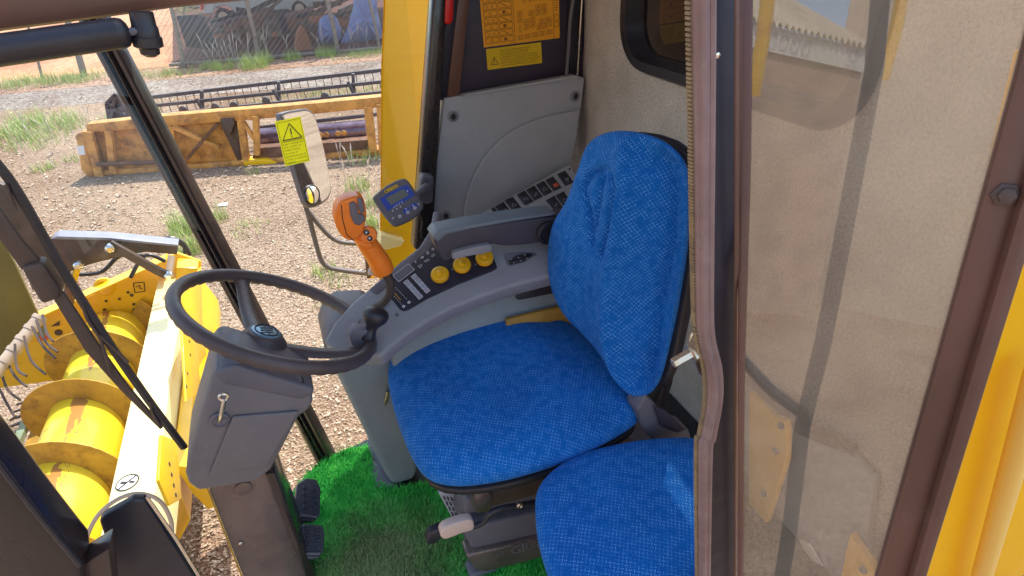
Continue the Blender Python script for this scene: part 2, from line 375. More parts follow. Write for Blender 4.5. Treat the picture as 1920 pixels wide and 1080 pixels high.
class Decal:
    """printing on a real flat sheet: s,t in 0..1 over four corners (tl, tr, br, bl)"""
    def __init__(s, corners, lift=.0012):
        s.c = [V(c) for c in corners]; s.n = (s.c[1]-s.c[0]).cross(s.c[3]-s.c[0]).normalized()
        if s.n.dot(CC-s.c[0]) < 0: s.n = -s.n
        s.lift = lift; s.W = (s.c[1]-s.c[0]).length; s.H = (s.c[3]-s.c[0]).length
    def p(s, u, v, l=0):
        a = s.c[0]*(1-u)+s.c[1]*u; b = s.c[3]*(1-u)+s.c[2]*u
        return a*(1-v)+b*v + s.n*(s.lift+l)
    def face(s, bm, uv, l=.0006):
        bm.faces.new([bm.verts.new(s.p(u, v, l)) for u, v in uv])
    def rect(s, bm, u0, v0, u1, v1, l=.0006): s.face(bm, [(u0, v0), (u1, v0), (u1, v1), (u0, v1)], l)
    def line(s, bm, pts, w, l=.0006):
        for (a, b), (c, d) in zip(pts, pts[1:]):
            dx, dy = (c-a)*s.W, (d-b)*s.H; L = math.hypot(dx, dy) or 1
            ox, oy = -dy/L*w/2/s.W, dx/L*w/2/s.H
            s.face(bm, [(a+ox, b+oy), (c+ox, d+oy), (c-ox, d-oy), (a-ox, b-oy)], l)
    def frame(s, bm, u0, v0, u1, v1, w): s.line(bm, [(u0, v0), (u1, v0), (u1, v1), (u0, v1), (u0, v0)], w)
    def circ(s, bm, u, v, r, w, n=14):
        s.line(bm, [(u+r*math.cos(2*math.pi*k/n)/s.W, v+r*math.sin(2*math.pi*k/n)/s.H) for k in range(n+1)], w)
    def text(s, bm, body, u, v, h, width=None, mirror=False):
        """h: letter height as a share of the sheet height; (u, v) = lower-left"""
        cu = bpy.data.curves.new('t', 'FONT'); cu.body = body; cu.size = 1; cu.resolution_u = 2
        o = bpy.data.objects.new('t', cu); COL.objects.link(o); bpy.context.view_layer.update()
        me = bpy.data.meshes.new_from_object(o); bpy.data.objects.remove(o)
        mx = max([q.co.x for q in me.vertices] or [1]); k = h*s.H/.7; kx = (width*s.W/mx) if width else k
        vs = [bm.verts.new(s.p(u + q.co.x*kx/s.W, v - q.co.y*k/s.H, .0006)) for q in me.vertices]
        for f in me.polygons:
            try: bm.faces.new([vs[i] for i in f.vertices])
            except ValueError: pass
        bpy.data.meshes.remove(me)
    def sheet(s, name, m, parent, r=0):
        bm = bmesh.new(); q = s.c
        add_prism(bm, [x + s.n*s.lift for x in q], -s.n*min(.001, s.lift*.8)); return link(name, bm, m, parent)
def flatlink(name, bm, m, parent): return link(name, bm, m, parent, smooth=False)
def structure(o): o['kind'] = 'structure'; return o
# ================================================================ GROUND
GZ = -1.9
def sheet(name, pts, z, m):
    bm = bmesh.new(); bm.faces.new([bm.verts.new((p[0], p[1], z)) for p in pts]); return structure(link(name, bm, m))
def gp(u, w): return at(u, w, z=GZ)
sheet('ground', [(-260, -200), (260, -200), (260, 260), (-260, 260)], GZ, 'ground')
def strip(name, top, bot, z, m, ext=30):
    a, b = gp(*top[0]), gp(*top[1]); d = (b-a).normalized(); c, e = gp(*bot[0]), gp(*bot[1]); f = (e-c).normalized()
    return sheet(name, [a-d*ext, c-f*ext, e+f*ext, b+d*ext], z, m)
strip('gravel_road', ((0, 172), (718, 108)), ((0, 208), (718, 152)), GZ+.004, 'road')
strip('verge', ((0, 152), (718, 88)), ((0, 178), (718, 113)), GZ+.008, 'verge')
FA, FB = gp(0, 158), gp(718, 93); FD = (FB-FA).normalized(); FNRM = V((FD.y, -FD.x, 0))
if FNRM.y > 0: FNRM = -FNRM
B0 = FA-FNRM*.2
q = gp(318, 128)
q2_ = gp(324, 40); q3_ = gp(332, -25); q4_ = q3_+(q3_-q2_).normalized()*150
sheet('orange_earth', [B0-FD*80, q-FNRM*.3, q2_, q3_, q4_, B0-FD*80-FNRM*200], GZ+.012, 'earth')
sheet('shade_dark_soil', [q-FNRM*.3, FB+FD*60-FNRM*.3, FB+FD*60-FNRM*200, q4_, q3_, q2_], GZ+.012, 'shade_soil')  # shade beyond the fence is painted into this soil sheet
# dry chips lying on the ground close to the machine
bm = bmesh.new()
for i in range(15000):
    u, w = random.uniform(300, 800), random.uniform(330, 1130) if random.random() < .8 else random.uniform(280, 600)
    if i % 3 == 0: u = random.uniform(0, 720); w = random.uniform(330, 560)
    p = gp(u, w); s = random.uniform(.008, .02); a = random.uniform(0, 6.3); c = V((math.cos(a), math.sin(a), 0))*s; d = V((-c.y, c.x, 0))*random.uniform(.3, .7)
    z = random.uniform(.003, .014); t = random.uniform(-.4, .4)*s
    vs = [bm.verts.new(p+c+V((0, 0, z+t))), bm.verts.new(p+d+V((0, 0, z))), bm.verts.new(p-c+V((0, 0, z-t+.004))), bm.verts.new(p-d+V((0, 0, z)))]
    bm.faces.new(vs)
for i in range(5200):
    p = gp(random.uniform(-40, 730), 150+430*random.random()**1.3); s_ = random.uniform(.010, .030)*(1.5 if p.y > 9 else .8); a = random.uniform(0, 6.3); c = V((math.cos(a), math.sin(a), 0))*s_; d = V((-c.y, c.x, 0))*random.uniform(.2, .8)
    z = random.uniform(.008, .03)
    bm.faces.new([bm.verts.new(p+c+V((0, 0, z))), bm.verts.new(p+d+V((0, 0, z*1.6))), bm.verts.new(p-c+V((0, 0, z*.7))), bm.verts.new(p-d+V((0, 0, z)))])
tag(flatlink('chips', bm, 'chips', None), 'dry pale chips strewn over the yard ground', 'chips', kind='stuff')
# weeds
def blade(bm, p, h, w, lean, a, seg=3):
    d = V((math.cos(a), math.sin(a), 0)); s = V((-d.y, d.x, 0)); prev = None
    for k in range(seg+1):
        t = k/seg; c = p + V((0, 0, h*t*(1-.25*lean*t))) + d*(lean*h*t*t*.8); ww = w*(1-t)*.5+.0004
        cur = (bm.verts.new(c-s*ww), bm.verts.new(c+s*ww))
        if prev: bm.faces.new((prev[0], prev[1], cur[1], cur[0]))
        prev = cur
bm = bmesh.new()
def tuft(u, w, r, h, n, flat=1):
    c = gp(u, w)
    for i in range(n):
        a = random.uniform(0, 6.3); rr = r*math.sqrt(random.random())
        p = c + V((math.cos(a)*rr, math.sin(a)*rr*flat, 0))
        blade(bm, p, h*random.uniform(.4, 1), random.uniform(.007, .015), random.uniform(.1, .9), random.uniform(0, 6.3))
for u, w, r, h, n in [(420, 130, .35, .4, 110), (478, 128, .45, .62, 190), (497, 118, .3, .5, 90), (550, 112, .3, .4, 90), (612, 105, .35, .42, 120), (395, 128, .3, .35, 70),
                      (20, 160, .7, .45, 150), (60, 160, .7, .5, 170), (110, 152, .6, .4, 150), (165, 148, .7, .42, 170), (135, 155, .6, .3, 100), (300, 143, .6, .3, 90), (340, 140, .6, .3, 90), (255, 145, .5, .25, 50),
                      (650, 108, .6, .25, 90), (690, 103, .6, .25, 110), (712, 100, .5, .25, 70),
                      (10, 265, .5, .5, 120), (55, 235, .35, .5, 130), (90, 250, .6, .4, 140), (120, 235, .45, .45, 110), (30, 245, .5, .35, 100), (75, 270, .6, .3, 110), (100, 225, .5, .3, 60),
                      (85, 318, .22, .22, 50), (140, 300, .2, .2, 30), (475, 325, .12, .2, 14), (200, 232, .6, .3, 60),
                      (350, 430, .22, .42, 110), (365, 470, .2, .4, 90), (412, 412, .15, .3, 40), (340, 440, .15, .3, 40), (470, 430, .3, .14, 40),
                      (670, 355, .2, .3, 60), (690, 425, .16, .3, 60), (705, 385, .15, .3, 40), (700, 445, .12, .2, 30), (610, 515, .16, .2, 45), (640, 530, .16, .12, 30), (680, 300, .3, .25, 50),
                      (580, 270, .8, .3, 60), (560, 190, 1.0, .25, 120), (640, 185, 1.0, .25, 120), (700, 180, .8, .3, 90), (450, 205, .8, .2, 50), (250, 215, .6, .3, 60), (600, 580, .1, .08, 12), (738, 965, .1, .1, 10)]:
    tuft(u, w, r, h, int(n*1.5))
tag(link('weed_tufts', bm, 'weed'), 'green weed tufts growing on the yard and along the fence', 'weeds', kind='stuff')
bm = bmesh.new()
for u, w in [(395, 120), (402, 122), (415, 120), (428, 118), (440, 118), (445, 120), (465, 112), (472, 110), (488, 112), (500, 108), (505, 108), (543, 104), (602, 98), (608, 98), (655, 95), (665, 96), (675, 96), (690, 92),
             (90, 250), (100, 260), (170, 230), (60, 265), (45, 240), (565, 300), (640, 300), (660, 310), (650, 340), (690, 330)]:
    for k in range(2):
        p = gp(u+random.uniform(-4, 4), w); h = random.uniform(.5, 1.0) if w < 200 else random.uniform(.25, .5)
        a = random.uniform(0, 6.3); L = random.uniform(.05, .45)
        pts = [p+V((math.cos(a)*L*t*t*h, math.sin(a)*L*t*t*h, h*t*(1-.2*t*L))) for t in (0, .3, .6, .8, 1)]
        add_tube(bm, pts, [.004, .004, .006, .014, .004], 5)
tag(link('seed_stalks', bm, 'straw'), 'pale dry seed stalks rising among the weeds', 'dry grass', kind='stuff')
p = gp(418, 386)
tag(prism('paper_scrap', [p+V((-.07, -.03, .02)), p+V((.06, -.05, .012)), p+V((.08, .03, .03)), p+V((-.05, .05, .018))], (0, 0, .004), 'paper'), 'small white scrap lying on the gravel', 'litter')
# ================================================================ FENCE
FP = (FA, FNRM)
def fz(u, w, off=0): return on(u, w, (FA-FNRM*off, FNRM))
fence = thing('wire_fence', 'chain link fence on weathered leaning posts along the far side of the road', 'fence', tuple((FA+FB)/2))
for (u0, w0), (u1, w1), r in [((318, 0), (344, 122), .07), ((462, 0), (484, 104), .075), ((612, -5), (634, 100), .075), ((124, 30), (157, 140), .10), ((50, 40), (77, 142), .04), ((690, -8), (712, 92), .05)]:
    a, b = fz(u1, w1), fz(u0, w0); d = (b-a)
    pts = [a-V((0, 0, .1)), a+d*.45+V((.02, 0, 0)), b, b+d.normalized()*.9-FNRM*.1]
    tube('post', pts, [r, r*.92, r*.85, r*.8], 'post', fence, 7)
bm = bmesh.new()
a0 = fz(318, 124); b0 = FB+FD*3
L = (b0-a0).length; H = 2.3; sp = .085
def wire(x0, z0, x1, z1):
    p = a0+FD*x0; q2 = a0+FD*x1
    s = V((0, 0, .0035)); 
    bm.faces.new([bm.verts.new(p+V((0, 0, z0-.0075))), bm.verts.new(q2+V((0, 0, z1-.0075))), bm.verts.new(q2+V((0, 0, z1+.0075))), bm.verts.new(p+V((0, 0, z0+.0075)))])
k = -H
while k < L:
    for sgn in (1, -1):
        x0, x1, z0, z1 = (k, k+H, H, 0) if sgn > 0 else (k, k+H, 0, H)
        if sgn < 0 and int(k/sp) % 2: continue
        if x0 < 0: z0 = z0 + (z1-z0)*(-x0)/H; x0 = 0
        if x1 > L: z1 = z1 - (z1-z0)*(x1-L)/(x1-x0); x1 = L
        if x1 > x0: wire(x0, z0, x1, z1)
    k += sp
flatlink('wire_mesh', bm, 'wire', fence)
bar('kerb', a0+V((0, 0, .03)), b0+V((0, 0, .03)),   .12, .09, 'post', fence, bev=.02)
# ================================================================ THINGS BEHIND THE FENCE
canopy = thing('shade_canopy', 'open shed roof on posts, added out of view to shade the ground behind the fence', 'canopy', (8, 28, GZ))
for x, y in ((2.6, 31), (8, 31), (14, 31), (14, 22.5)): bar('post', (x, y, GZ), (x, y, 2.6), .16, .16, 'dsteel', canopy)
prism('roof', [(-.6, 22.3, 2.6), (15, 20.8, 2.6), (15, 34, 2.9), (-.6, 34, 2.9)], (0, 0, .06), 'roofsh', canopy)  # unseen roof added to cast shade behind the fence
def yy(u, w, y): return at(u, w, y=y)
YC = gp(440, 46).y; YH = 23.4
pk = thing('parked_car', 'pale parked car with a red tail lamp behind the fence', 'car', tuple(yy(460, 25, YC)))
prism('body', many([(376, -12), (380, -50), (400, -100), (600, -120), (612, 4), (590, 16), (500, 24), (446, 32), (442, 24), (433, 14), (420, 10), (404, 14), (396, 34), (380, 26)], PY(YC)), (0, 1.7, 0), 'van', pk, .06, 3)
for u, w in ((419, 32), (560, 12)):
    c = yy(u, w, YC+.1); c.z = GZ+.36; wl = lathe('wheel', c-V((0, .15, 0)), (0, 1, 0), [(.2, 0), (.33, .02), (.36, .08), (.36, .22), (.3, .26)], 'black', pk)
    lathe('rim', c-V((0, .18, 0)), (0, 1, 0), [(.05, 0), (.2, .01), (.21, .04)], 'zinc', wl)
prism('tail_lamp', many([(373, 2), (380, 0), (382, 17), (376, 20)], PY(YC-.1)), (0, .12, 0), 'red', pk, .02)
bp = many([(452, -10), (540, -22), (545, -60), (450, -50)], PY(YC-.03)); prism('window', bp, (0, .05, 0), 'dglass', pk)
# disc harrow and stacked implements in the shade
hr = thing('disc_harrow', 'dark rusty disc harrow with stacked steel frames behind the fence', 'farm implement', tuple(gp(500, 70)))
for k in range(9):
    c = yy(425+k*19, 60-k*1.6, 23.4); lathe('disc', c, (1, .25, 0), [(.01, .05), (.18, .035), (.30, 0), (.305, .006), (.18, .045)], 'dsteel', hr, 18)
bar('axle', yy(415, 62, 23.4), yy(590, 45, 23.4), .07, .07, 'dsteel', hr)
for k in range(70):
    u = random.uniform(350, 640); w = random.uniform(26, 84); L = random.uniform(.4, 2.4); a = random.gauss(0, .35); p = gp(u, w); p.z += random.uniform(.05, .75)
    d = V((math.cos(a), math.sin(a), random.gauss(0, .22)))*L
    bar('frame_bar', p, p+d, random.uniform(.06, .16), random.uniform(.05, .2), ['dsteel', 'rust', 'navy', 'dsteel', 'clay', 'dsteel', 'bsteel'][k % 7], hr)
for k in range(12):
    p = gp(random.uniform(440, 640), random.uniform(30, 70)); box('housing', p+V((0, 0, .3)), (random.uniform(.4, 1), .5, random.uniform(.4, .8)), random.choice(['navy', 'dsteel', 'rust']), hr, Matrix.Rotation(random.uniform(-.5, .5), 3, 'Z'), .03)
for pts, m in (([(330, 30), (380, 27), (412, 95), (350, 88)], 'navy'), ([(520, 30), (535, 28), (545, 62), (530, 68)], 'navy'), ([(535, 36), (556, 35), (558, 55), (541, 57)], 'rust')):
    tag(prism('steel_sheet', many(pts, PY(23.2)), (0, .08, 0), m, hr, .01), None, None)
for i, (pts, y, lab) in enumerate([([(566, 50), (575, 62), (583, 82), (585, 104), (556, 104), (556, 70)], 21.9, 'narrow heap of red clay beside the fence'), ([(650, 83), (690, 74), (730, 62), (760, 70), (760, 100), (640, 100)], 22.4, 'wide heap of orange clay below the blue tarpaulin')]):
    bm = bmesh.new(); add_prism(bm, cr(many(pts, PY(y)), 4, True), (0, .5, 0), .12, 3); tag(link('clay_heap', bm, 'clay' if i == 0 else 'earth'), lab, 'heap')
def tarp(name, px, y, lab, m):
    o = cr(many(px, PY(y)), 5, True); bm = bmesh.new(); c = sum(o, V())/len(o); n = len(o); R = []
    for s, h in ((1, 0), (.93, .22), (.75, .42), (.45, .55), (.15, .6)):
        R.append([bm.verts.new(c+(p-c)*s+V((0, -h+.07*math.sin(i*2*math.pi/n*9)*(.3+.7*s), 0))) for i, p in enumerate(o)])
    for A, B in zip(R, R[1:]):
        for k in range(n): bm.faces.new((A[k], A[(k+1) % n], B[(k+1) % n], B[k]))
    bm.faces.new(R[-1]); tag(link(name, bm, m, None, 60), lab, 'tarp')
tarp('tarp_cover', [(664, -30), (700, -34), (708, 20), (716, 74), (690, 82), (640, 86), (652, 50), (662, 10)], 22.6, 'large pale blue tarpaulin draped over a tall load behind the fence', 'tarp')
tarp('tarp_cover', [(598, 40), (612, 28), (632, 34), (640, 70), (622, 84), (600, 78)], 23.0, 'small blue tarpaulin bundle beside the leaning fence post', 'tarp')
bm = bmesh.new()
for k in range(420):
    p = yy(random.gauss(345, 14), random.gauss(15, 9), 23.6); s = .05
    d = V((random.uniform(-1, 1), random.uniform(-1, 1), random.uniform(-1, 1)))*s; e = V((random.uniform(-1, 1), random.uniform(-1, 1), random.uniform(-1, 1)))*s
    bm.faces.new([bm.verts.new(p), bm.verts.new(p+d), bm.verts.new(p+d+e)])
tr = thing('shrub', 'small leafy shrub behind the first fence post', 'shrub', tuple(gp(350, 70)))
flatlink('crown', bm, 'weed', tr); tube('trunk', [yy(348, 70, 23.6), yy(344, 30, 23.6), yy(346, 8, 23.6)], [.04, .03, .015], 'post', tr, 6)
# ================================================================ SECOND HEADER, PARKED ON THE GROUND
HA, HB = gp(150, 332), gp(718, 290); HD = (HB-HA).normalized(); HN = V((HD.y, -HD.x, 0)); HN = -HN if HN.y > 0 else HN
def hp(px, off=0): return many(px, (HA-HN*off, HN))
h1 = thing('grain_header', 'worn orange yellow header resting on the ground beyond the gravel, reel behind it', 'harvester header', tuple((HA+HB)/2))
away = -HN
prism('top_beam', hp([(160, 233), (310, 217), (540, 198), (728, 180), (728, 200), (540, 219), (310, 238), (163, 250)]), away*.22, 'yel_old', h1, .02)
prism('back_sheet', hp([(168, 250), (310, 236), (418, 226), (448, 306), (320, 320), (184, 330)], .10), away*.03, 'yel_old', h1, .004)
prism('bottom_beam', hp([(160, 322), (450, 302), (728, 278), (728, 293), (450, 314), (163, 333)], -.02), away*.25, 'yel_old', h1, .03)
e1 = prism('end_shield', hp([(138, 254), (150, 248), (160, 250), (166, 290), (176, 331), (160, 330), (150, 318), (146, 280)], -.05), away*.7, 'yel_old', h1, .04, 3)
prism('white_patch', hp([(144, 274), (157, 273), (160, 290), (148, 291)], -.062), away*.01, 'white', e1)
for a, b, w, m in [((204, 246), (214, 324), .10, 'yel_old'), ((165, 246), (188, 330), .14, 'yel_old'), ((326, 238), (412, 276), .06, 'yel_old'), ((408, 232), (352, 296), .05, 'rust'), ((452, 226), (462, 300), .11, 'yel_old'), ((480, 218), (482, 290), .09, 'yel_old'),
                   ((690, 200), (700, 284), .13, 'yel_old'), ((712, 196), (716, 282), .10, 'yel_old'), ((455, 226), (482, 268), .05, 'yel_old'), ((322, 238), (332, 310), .07, 'yel_old')]:
    p, q2 = hp([a, b], -.03); bar('stiffener', p, q2, w, .08, m, h1, up=tuple(HN))
p, q2 = hp([(182, 308), (300, 304)], -.08); tube('drive_shaft', [p, q2], .035, 'rust', h1, 10)
prism('dark_opening', hp([(412, 228), (450, 222), (456, 300), (448, 308)], .05), away*.05, 'dsteel', h1, .004)
prism('linkage', hp([(412, 224), (436, 222), (440, 232), (432, 252), (424, 258), (416, 240)], -.05), away*.08, 'dsteel', h1, .01)
p, q2 = hp([(490, 262), (690, 245)], .45); tb = tube('auger', [p, q2], .19, 'bsteel', h1, 24)
for u in (601, 612, 634, 645):
    c = hp([(u, 253-(u-600)*.08)], .27)[0]; lathe('finger_guide', c, HN, [(.03, 0), (.05, .01), (.05, .025), (.02, .03)], 'yel_old', tb, 12)
prism('trough', hp([(480, 278), (690, 262), (700, 284), (470, 302)], .02), away*.4, 'rust', h1, .01)
prism('skid', hp([(455, 300), (500, 298), (520, 306), (500, 314), (458, 312)], -.06), away*.2, 'yel_hdr', h1, .02)
rl = bar('reel_tube', *hp([(285, 182), (728, 130)], 1.5), .06, .06, 'reel', h1)
for a, b, o in [((205, 207), (728, 152), 1.2), ((292, 216), (728, 172), .9), ((480, 240), (728, 212), .7)]: bar('reel_tube', *hp([a, b], o), .055, .055, 'reel', h1)
bm = bmesh.new()
for (a, b, o) in [((285, 182), (728, 130), 1.5), ((205, 207), (728, 152), 1.2), ((292, 216), (728, 172), .9)]:
    P, Q = hp([a, b], o); n = int((Q-P).length/.15)
    for k in range(n):
        c = P+(Q-P)*(k/n); add_bar(bm, c, c+V((random.uniform(-.01, .01), 0, -.18)), .012, .012)
link('reel_tines', bm, 'reel', h1)['kind'] = 'stuff'
for u, w0, w1 in ((378, 170, 212), (522, 153, 196), (662, 138, 186)):
    a, b = hp([(u, w0), (u+2, w1)], 1.3); bar('reel_spider', a, b, .06, .05, 'reel', h1)
    a, b = hp([(u-10, w0+15), (u+6, w1)], 1.15); bar('reel_spider', a, b, .05, .05, 'reel', h1)
for u, w in ((345, 205), (440, 197), (500, 188), (610, 180), (405, 200)):
    a = hp([(u, w)], .9)[0]; lathe('bearing', a, HN, [(.03, 0), (.07, .01), (.07, .05), (.02, .06)], 'reel', h1, 10)
a = hp([(200, 194), (217, 176), (246, 224), (206, 232)], 1.2); bm = bmesh.new()
for p, q2 in zip(a, a[1:]+a[:1]): add_bar(bm, p, q2, .05, .05)
add_bar(bm, a[0], a[2], .05, .05); add_bar(bm, a[1], a[3], .05, .05); link('reel_end_frame', bm, 'reel', h1)
prism('reel_end_sheet', hp([(202, 195), (218, 178), (244, 222), (207, 231)], 1.27), away*.01, 'reel', h1)
# ================================================================ FRONT HEADER OF THE COMBINE (auger below the windscreen)
h2 = thing('auger_header', 'bright yellow header with a large screw auger mounted below the windscreen', 'harvester header', (-1.4, 3, GZ))
AX, AZ, R1, R2, PITCH = -1.59, -1.14, .225, .37, .55
Y0, Y1 = .9, 4.58
def auger_tube():
    bm = bmesh.new(); add_lathe(bm, (AX, Y0, AZ), (0, 1, 0), [(R1, 0), (R1, Y1-Y0)], 64); return link('auger_tube', bm, M['augertube'], h2)
m, t, b = nt('auger_paint')
g = t.nodes.new('ShaderNodeNewGeometry'); sp_ = t.nodes.new('ShaderNodeSeparateXYZ'); t.links.new(g.outputs['Position'], sp_.inputs[0])
# worn stripe of bare rusty metal along one side of the tube
xs = mth(t, 'ABSOLUTE', mth(t, 'SUBTRACT', sp_.outputs[0], AX+.03)); up_ = mth(t, 'GREATER_THAN', sp_.outputs[2], AZ)
mpv = t.nodes.new('ShaderNodeMapping'); mpv.inputs['Scale'].default_value = (1, .25, 1); t.links.new(g.outputs['Position'], mpv.inputs[0]); nn = noise(t, 11, 5, .7, mpv.outputs[0]); edge = mth(t, 'ADD', mth(t, 'MULTIPLY', mth(t, 'SUBTRACT', nn, .5), .24), .026)
f = mth(t, 'MULTIPLY', mth(t, 'LESS_THAN', xs, edge), up_)
basec = ramp(t, noise(t, 3), [(.3, (.84, .60, .02)), (.7, (.90, .70, .05))])
t.links.new(mixc(t, f, basec, (.42, .20, .05)), b.inputs['Base Color']); b.inputs['Roughness'].default_value = .28; b.inputs['Coat Weight'].default_value = .2
M['augertube'] = m
auger_tube()
bm = bmesh.new(); NS = 40; turns = (Y1-Y0)/PITCH; n = int(turns*NS); prev = None; ph = -2*math.pi*(2.99-Y0)/PITCH + math.pi/2
for i in range(n+1):
    th = ph + 2*math.pi*i/NS; y = Y0+PITCH*i/NS; c, s = math.cos(th), math.sin(th)
    cur = [bm.verts.new((AX+r*c, y+o, AZ+r*s)) for r, o in ((R1-.01, 0), (R2, -.0), (R2, .007), (R1-.01, .012))]
    if prev:
        for k in range(4): bm.faces.new((prev[k], prev[(k+1) % 4], cur[(k+1) % 4], cur[k]))
    prev = cur
link('auger_flight', bm, 'yel_flight', h2)
prism('top_beam', [(-1.17, .6, -.75), (-.97, .6, -.75), (-.955, .6, -1.0), (-1.15, .6, -1.0)], (0, 4.1, 0), 'yel_glare', h2, .012)
prism('rear_sheet', [(-.95, 2.62, -.86), (-.90, 2.62, -.9), (-.85, 2.62, -1.1), (-.87, 2.62, -1.24), (-.90, 2.62, -1.24), (-.93, 2.62, -1.1)], (0, 2.08, 0), 'yel_hdr', h2, .004)
for y0, y1 in ((2.8, 3.25), (3.75, 4.15)):
    g_ = prism('rear_gusset', [(-.86, y0, -.98), (-.78, y0+.08, -1.0), (-.76, y0+.1, -1.2), (-.86, y0, -1.22)], (0, .012, 0), 'yel_hdr', h2)
    g_ = prism('rear_flange', [(-.84, y0, -1.02), (-.84, y1, -1.02), (-.72, y1, -1.3), (-.72, y0+.12, -1.3)], (.01, 0, .01), 'yel_hdr', h2)
    bm = bmesh.new()
    bm.free()
    for k in range(4): lathe('bolt', (-.79+.0*k, y0+.12+k*(y1-y0-.15)/3.2, -1.13), (.9, 0, .5), [(.012, -.002), (.012, .012)], 'dsteel', g_, 8)
bm = bmesh.new(); sec = [(-.98, -1.0), (-1.0, -1.25), (-1.16, -1.46), (-1.4, -1.58), (-1.7, -1.56), (-1.95, -1.48)]
add_prism(bm, [V((x, 2.62, z)) for x, z in sec]+[V((x, 2.62, z-.02)) for x, z in reversed(sec)], (0, Y1-2.62, 0)); link('trough', bm, 'yel_hdr', h2)
for px in ([(338, 560), (378, 500), (380, 600), (387, 665), (372, 690), (373, 735), (350, 752)], [(303, 815), (332, 828), (341, 935), (318, 948), (298, 900)]):
    gq = prism('rear_gusset', many(px, PX(-.80)), (-.012, 0, 0), 'yel_hdr', h2, .002)
for u, w in ((318, 870), (322, 890), (326, 910), (330, 928), (355, 640), (357, 665), (352, 700), (350, 725)): lathe('bolt_hole', at(u, w, x=-.799), (1, 0, 0), [(.010, -.001), (.010, .001)], 'dsteel', h2, 10)
prism('floor_sheet', [(-1.95, .9, -1.50), (-2.25, .9, -1.55), (-2.25, 4.58, -1.55), (-1.95, 4.58, -1.50)], (0, 0, -.02), 'wood', h2)
bar('knife_bar', (-2.27, .9, -1.50), (-2.27, 4.58, -1.50), .05, .04, 'greensteel', h2)
bm = bmesh.new()
for k in range(34): y = 1.6+k*.09; add_prism(bm, [V((-2.28, y, -1.5)), V((-2.28, y+.04, -1.5)), V((-2.42, y+.022, -1.52))], (0, 0, -.015))
link('knife_guards', bm, 'dsteel', h2)
es = prism('end_sheet', many([(-60, 640), (0, 620), (60, 597), (130, 572), (187, 547), (240, 520), (313, 482), (333, 475), (377, 490), (379, 600), (387, 668), (370, 760), (250, 820), (103, 714), (0, 728), (-60, 740)], PY(4.6)), (0, .03, 0), 'yel_hdr', h2, .006)
bm = bmesh.new(); c = at(200, 545, y=4.6)
add_tube(bm, [c+V((math.cos(a)*.055, .01, .03+math.sin(a)*.055)) for a in [k*math.pi/8 for k in range(16)]], .02, 6, True); link('lifting_lug', bm, 'yel_hdr', es)
bar('top_flange', at(60, 596, y=4.55), at(313, 482, y=4.55), .12, .012, 'yel_hdr', es)
bar('corner_post', at(352, 493, y=4.5), at(352, 560, y=4.5), .16, .14, 'yel_hdr', h2, bev=.01)
tube('clevis_pin', [at(322, 480, y=4.4), at(316, 520, y=4.3)], .022, 'pvc', h2)
bm = bmesh.new()
for u, w, r in [(247, 553, .012), (294, 549, .014), (199, 564, .01), (224, 560, .01), (251, 570, .01), (252, 580, .012), (280, 576, .01), (110, 623, .025), (196, 580, .01), (240, 548, .01)]:
    lathe('bolt_hole', at(u, w, y=4.6), (0, -1, 0), [(r, 0), (r, .008)], 'dsteel', es, 10)
add_prism(bm, many([(95, 612), (112, 601), (112, 610)], PY(4.598)), (0, -.004, 0))
link('slot', bm, 'dsteel', es)
bm = bmesh.new(); D = Decal(many([(250, 531), (270, 529), (272, 546), (253, 549)], PY(4.59))); D.frame(bm, 0, 0, 1, 1, .006); D.line(bm, [(.2, .4), (.6, .3), (.5, .6), (.8, .7)], .006); flatlink('pictogram', bm, 'ink', es)
bm = bmesh.new(); D = Decal(many([(63, 610), (84, 606), (90, 637), (70, 640)], PY(4.59))); D.rect(bm, 0, .55, 1, 1); D.rect(bm, 0, 0, .6, .3); flatlink('faded_label', bm, 'red_s', es)
bm = bmesh.new(); D.rect(bm, .2, .2, .9, .7, .0016); flatlink('faded_label', bm, 'greensteel', es)
# prohibition label on the beam
c = at(239, 905, z=-.749); bm = bmesh.new(); add_lathe(bm, c, (0, 0, 1), [(.05, -.001), (.05, .0012)], 28); lb = link('warning_label', bm, 'white', h2)
bm = bmesh.new(); add_tube(bm, [c+V((math.cos(a)*.048, math.sin(a)*.048, .002)) for a in [k*math.pi/12 for k in range(24)]], .0032, 5, True)
add_bar(bm, c+V((-.034, -.03, .003)), c+V((.034, .03, .003)), .006, .002); add_bar(bm, c+V((-.03, .012, .002)), c+V((-.005, .0, .002)), .014, .002); add_bar(bm, c+V((.01, -.002, .002)), c+V((.032, -.01, .002)), .012, .002); link('pictogram', bm, 'ink', lb)
# reel with plastic tube and tines, lift arm, hoses
h3 = thing('pickup_reel', 'front reel with a pale tube, curved tines and a dark lift arm over the auger', 'harvester reel', (-2, 4, GZ))
p, q2 = at(74, 596, y=3.9), at(-60, 765, y=3.5)
tube('reel_tube', [p, q2], .035, 'pvc', h3, 14)
for k in range(9):
    c = p+(q2-p)*(k/8); d = (q2-p).normalized(); tube('ring', [c-d*.012, c+d*.012], .040, 'pvc', h3, 14)
for (a, b, c) in [((68, 600), (85, 640), (108, 660)), ((60, 612), (80, 648), (104, 672)), ((45, 630), (58, 675), (86, 702)), ((28, 645), (32, 690), (50, 705)), ((10, 672), (28, 705), (50, 725)), ((0, 690), (14, 730), (38, 750)), ((-8, 715), (12, 755), (28, 782)), ((80, 590), (88, 625), (100, 640))]:
    tube('tine', cr([at(*a, y=3.75), at(*b, y=3.6), at(*c, y=3.5)], 5), .007, 'dsteel', h3, 6)
prism('lift_arm', many([(93, 450), (107, 445), (207, 448), (333, 461), (332, 478), (273, 473), (213, 485), (167, 497), (127, 512), (112, 545), (100, 500)], PY(4.05)), (0, .09, 0), 'dsteel', h3, .008)
